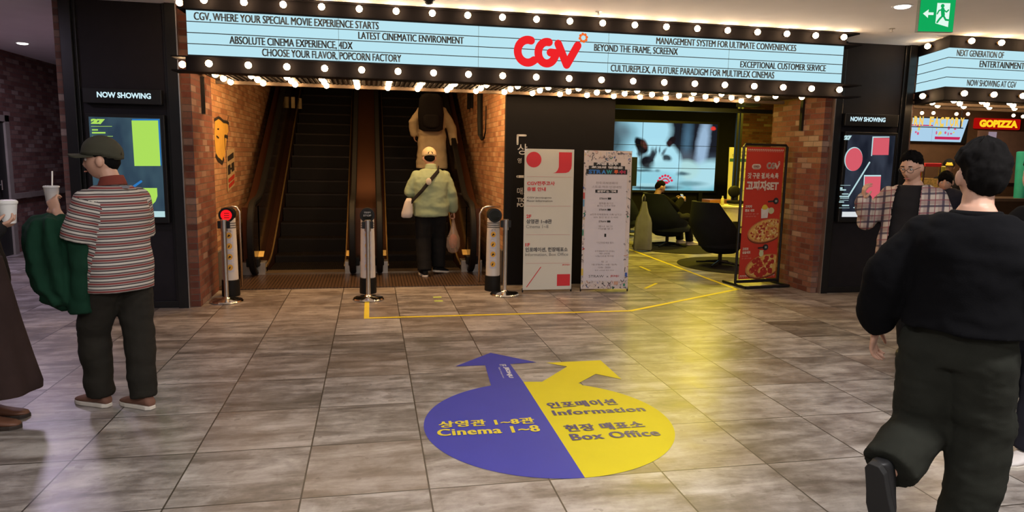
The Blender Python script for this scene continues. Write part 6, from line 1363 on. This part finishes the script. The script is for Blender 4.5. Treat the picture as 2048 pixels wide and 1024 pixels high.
m = MB(); m.rings([[bc + Vector((hw * math.copysign(abs(math.cos(a)) ** 0.6, math.cos(a)), 0.11 * dp * math.copysign(abs(math.sin(a)) ** 0.7, math.sin(a)), dz)) for a in [2 * math.pi * j / 28 for j in range(28)]] for dz, hw, dp in ((-0.27, 0.13, 0.8), (-0.24, 0.19, 1), (0.0, 0.205, 1.05), (0.24, 0.18, 0.95), (0.31, 0.11, 0.6))]).build('body', BLACK_C, r, smooth=60)
m = MB().rings([[bc + Vector((hw * math.cos(a), -0.12 + 0.05 * math.sin(a), dz)) for a in [2 * math.pi * j / 20 for j in range(20)]] for dz, hw in ((-0.22, 0.08), (-0.19, 0.13), (-0.05, 0.13), (-0.02, 0.09))]).build('pocket', BLACK_C, r, True)
for sx in (-0.11, 0.11): MB().tube([bc + Vector((sx, 0.1, 0.24)), bc + Vector((sx * 1.1, 0.22, 0.30)), bc + Vector((sx * 1.2, 0.42, 0.16)), bc + Vector((sx * 1.2, 0.30, -0.15)), bc + Vector((sx, 0.1, -0.2))], 0.018, 8).build('strap', BLACK_C, r, True)
# ---------------------------------------------------------------- man in black walking in the right foreground
PUFF = cloth('black_jacket_cloth', (0.003, 0.003, 0.0038), (0.0045, 0.0045, 0.0055), 200, 0.95, 0.08); GREYG = cloth('grey_green_trousers', (0.015, 0.016, 0.0125), (0.023, 0.024, 0.019), 260, 0.95, 0.1)
A5 = person('young man in black jacket and grey trousers walking away in the right foreground', 2.36, 2.36, rad_(24), 1.685, dict(
    hipL=(-0.10, -0.02, 0.89), knL=(-0.12, 0.0, 0.50), anL=(-0.12, -0.26, 0.35), hipR=(0.08, 0.0, 0.88), knR=(0.08, 0.08, 0.49), anR=(0.07, 0.06, 0.082),
    elL=(-0.30, -0.03, 1.12), wrL=(-0.335, 0.05, 0.875), elR=(0.28, -0.02, 1.12), wrR=(0.25, 0.22, 1.0), head=(-0.005, 0.045, 1.575)), ch=rad_(38), hd=rad_(66), girth=1.08, hair='fluffy', curls=(0.55, 0.5), voxel=0.007)
garment(A5, 'jacket', PUFF, 0.955, grow=0.042, arm=(0.094, 0.096, 0.080), sleeve_end=0.74, vox=0.013, wr=0.014, flare=0.012)
nk = A5['W']['neck']; MB().tube([nk + Vector((0.078 * math.cos(a), 0.076 * math.sin(a), -0.032)) for a in [2 * math.pi * i / 24 for i in range(25)]], 0.018, 10).build('collar', PUFF, A5['root'], True)
trousers(A5, GREYG, (0.130, 0.118, 0.108), vox=0.012, wr=0.012, grow=0.012, waist=1.02)
BLK_SH = plain('black_shoe', (0.008, 0.008, 0.009), 0.5); BLK_SO = plain('black_sole', (0.012, 0.012, 0.012), 0.7)
shoe(A5['root'], A5['W']['anL'], cylxy(rad_(20))[0], 1.25, BLK_SH, BLK_SO, 1.08); shoe(A5['root'], A5['W']['anR'], cylxy(rad_(22))[0], 0, BLK_SH, BLK_SO, 1.08)
# ---------------------------------------------------------------- person beyond him, mostly hidden
A6 = person('person in dark clothes and white sneakers beyond the man in black at the right edge', 3.52, 3.10, rad_(205), 1.66, dict(anL=(-0.1, 0.06, 0.082)), ch=rad_(150), hd=rad_(80), girth=1.1, voxel=0.010, face=False, hair='short')
garment(A6, 'jacket', PUFF, 0.80, grow=0.035, vox=0.014, arm=(0.085, 0.078, 0.06)); trousers(A6, cloth('navy_trousers', (0.010, 0.011, 0.018), (0.015, 0.016, 0.026)), (0.115, 0.095, 0.085))
WSH = plain('white_sneaker', (0.62, 0.58, 0.56), 0.5, var=0.05)
for s_, a_ in (('L', 190), ('R', 210)): shoe(A6['root'], A6['W']['an' + s_], cylxy(rad_(a_))[0], 0, WSH, OFFW, 1.05)
# ---------------------------------------------------------------- man in the plaid shirt
def plaid_mat():
    t = NT('plaid_flannel'); o = t.sep(t.coord()); a = t.math('ADD', t.math('MULTIPLY', o[0], 0.8), t.math('MULTIPLY', o[1], -0.6)); z = t.math('ADD', o[2], t.math('MULTIPLY', o[1], 0.15))
    def band(x, per, ph, w): return t.math('LESS_THAN', t.math('FRACT', t.math('ADD', t.math('DIVIDE', x, per), ph)), w)
    c = t.mix(band(z, 0.105, 0.1, 0.40), (0.50, 0.42, 0.36), (0.33, 0.25, 0.22)); c = t.mix(t.math('MULTIPLY', band(a, 0.105, 0.3, 0.40), 0.6), c, (0.30, 0.20, 0.19))
    for x, ph in ((a, 0.05), (z, 0.33)): c = t.mix(t.math('MULTIPLY', band(x, 0.105, ph, 0.17), 0.85), c, (0.045, 0.035, 0.06))
    for x, ph in ((a, 0.55), (z, 0.80)): c = t.mix(t.math('MULTIPLY', band(x, 0.105, ph, 0.06), 0.8), c, (0.22, 0.04, 0.06))
    return t.bsdf(c, 0.9, 0, 0.2, bump=t.noise(t.coord(), 200, 2), bs=0.2, bd=0.002)
A7 = person('man with glasses in an open plaid shirt looking at his raised hand', 4.43, 5.08, rad_(214), 1.70, dict(elR=(0.33, 0.03, 1.10), wrR=(0.33, 0.17, 1.30), elL=(-0.27, 0.0, 1.1), wrL=(-0.22, 0.16, 0.95), head=(0.01, 0.06, 1.575), hipL=(-0.12, 0, 0.89), hipR=(0.05, 0, 0.89), knL=(-0.20, 0.02, 0.49), knR=(-0.02, 0.02, 0.49), anL=(-0.26, -0.02, 0.082), anR=(-0.08, 0.0, 0.082)), hd=rad_(206), hpitch=0.32, girth=1.08, hair='short', curls=(0.5, 0.6), voxel=0.0075,
            hand_dirs={'R': (Vector((-0.15, -0.25, 0.95)), Vector((0.75, -0.35, 0.2)), Vector((0.5, -0.6, 0.3)))})
garment(A7, 'tshirt', BLACK_C, 0.82, grow=0.014, sleeves=None, vox=0.012, wr=0.005)
garment(A7, 'plaid_shirt', plaid_mat(), 0.74, grow=0.038, arm=(0.085, 0.08, 0.066), sleeve_end=0.92, vox=0.012, wr=0.010, flare=0.03, open_front=0.085, top=1.43)
trousers(A7, BLACKT, (0.11, 0.09, 0.08)); [shoe(A7['root'], A7['W']['an' + s_], cylxy(rad_(214))[0], 0, BLK_SH, BLK_SO) for s_ in 'LR']
hc, f, r_, u, s = A7['hc'], A7['hf'], A7['hr'], A7['hu'], A7['hs']
r = A7['root']; m = MB()
for sx in (-1, 1):
    cx = hc + (r_ * sx * 0.033 + f * 0.100 + u * 0.002) * s; m.tube([cx + (r_ * 0.026 * math.cos(a) + u * 0.019 * math.sin(a)) * s for a in [2 * math.pi * i / 18 for i in range(19)]], 0.0018 * s, 6)
    m.tube([hc + (r_ * sx * 0.059 + f * 0.098 + u * 0.008) * s, hc + (r_ * sx * 0.079 + f * 0.01 + u * 0.006) * s], 0.0018 * s, 6)
m.tube([hc + (r_ * q * 0.008 + f * 0.104 + u * 0.006) * s for q in (-1, 0, 1)], 0.0018 * s, 6); m.build('glasses', BLACK_TRIM, r, True)
# ---------------------------------------------------------------- woman behind him and staff behind the counter
p = on_y(1893, 352, 7.05)
A8 = person('woman with dark bobbed hair behind the shoulder of the plaid shirt man', p.x, 7.05, rad_(222), 1.58, dict(elR=(0.24, 0.03, 1.06), wrR=(0.12, 0.24, 1.20), head=(0, 0.05, 1.50)), hpitch=0.15, voxel=0.010, hair='bob')
garment(A8, 'sweater', cloth('dark_navy_knit', (0.012, 0.013, 0.022), (0.02, 0.021, 0.034)), 0.80, grow=0.025, vox=0.014); trousers(A8, BLACKT); [shoe(A8['root'], A8['W']['an' + s_], cylxy(rad_(222))[0], 0, BLK_SH, BLK_SO) for s_ in 'LR']
p = on_y(1897, 340, 10.86)
A9 = person('staff member in black cap with yellow front behind the snack counter', p.x, 10.86, rad_(228), 1.66, {}, voxel=0.012, hair='capped')
garment(A9, 'shirt', BLACK_C, 0.85, grow=0.01, vox=0.014, wr=0.003); trousers(A9, BLACKT, (0.09, 0.07, 0.06), grow=0.0, wr=0.003); [shoe(A9['root'], A9['W']['an' + s_], cylxy(rad_(228))[0], 0, BLK_SH, BLK_SO, 0.9) for s_ in 'LR']
cc9 = cap(A9, BLACKT, line=(0.18, 0.1)); hc, f, r_, u, s = A9['hc'], A9['hf'], A9['hr'], A9['hu'], A9['hs']
m = MB(); m.rings([[hc + (r_ * x_ * (1 - 0.55 * max(0, t)) + f * (0.132 - 0.055 * t * t - 2.4 * x_ * x_) + u * (0.028 + 0.085 * t)) * s for x_ in (-0.062, -0.04, -0.02, 0, 0.02, 0.04, 0.062)] for t in (0, 0.25, 0.5, 0.75, 1.0)], closed=False, caps=False); m.build('yellow_panel', plain('cap_yellow', (0.75, 0.48, 0.02), 0.6), cc9, True)
# ---------------------------------------------------------------- man with a phone in the lounge
p = on_y(1329, 380, 12.05)
A10 = person('man with a phone sitting in the second dark egg chair of the lounge', p.x, 12.05, rad_(12), 1.70, dict(
    pel=(0, -0.02, 0.50), neck=(0, -0.16, 0.96), shL=(-0.185, -0.14, 0.90), shR=(0.185, -0.14, 0.90), elL=(-0.25, 0.08, 0.70), elR=(0.25, 0.08, 0.70), wrL=(-0.08, 0.32, 0.84), wrR=(0.08, 0.32, 0.84), head=(0, -0.10, 1.085),
    hipL=(-0.10, 0.02, 0.50), hipR=(0.10, 0.02, 0.50), knL=(-0.13, 0.44, 0.53), knR=(0.13, 0.44, 0.53), anL=(-0.13, 0.50, 0.095), anR=(0.14, 0.52, 0.095)), voxel=0.010, hair='crop', hpitch=0.3, hd=rad_(2), curls=(0.9, 0.9), hand_dirs={'L': (Vector((0.9, -0.1, 0.3)), Vector((0.1, -0.9, 0.2)), Vector((0.2, 0, 0.9))), 'R': (Vector((0.9, 0.1, 0.3)), Vector((0.1, 0.9, 0.2)), Vector((0.2, 0, 0.9)))})
A10['girth'] = 1.1
garment(A10, 'jacket', PUFF, 0.90, grow=0.03, vox=0.013, arm=(0.08, 0.075, 0.06)); trousers(A10, BLACKT, (0.105, 0.085, 0.07)); [shoe(A10['root'], A10['W']['an' + s_], cylxy(rad_(10))[0], 0, WSH, OFFW) for s_ in 'LR']
pp = (A10['W']['wrL'] + A10['W']['wrR']) / 2 + Vector((0.09, 0.0, 0.05))
r = empty('smartphone', pp, 'pale smartphone held by the man sitting in the lounge', 'smartphone')
Mp = Matrix.Translation(pp) @ Matrix.Rotation(rad_(12), 4, 'Z') @ Matrix.Rotation(-0.5, 4, 'Y')
MB().box(-0.005, 0.005, -0.038, 0.038, -0.075, 0.075, Mp).build('body', plain('pale_phone_case', (0.45, 0.5, 0.52), 0.4), r, bevel=0.004); MB().box(-0.0062, -0.005, -0.034, 0.034, -0.07, 0.07, Mp).build('screen', glowing('phone_glow', srgb(190, 205, 215), 0.8), r)
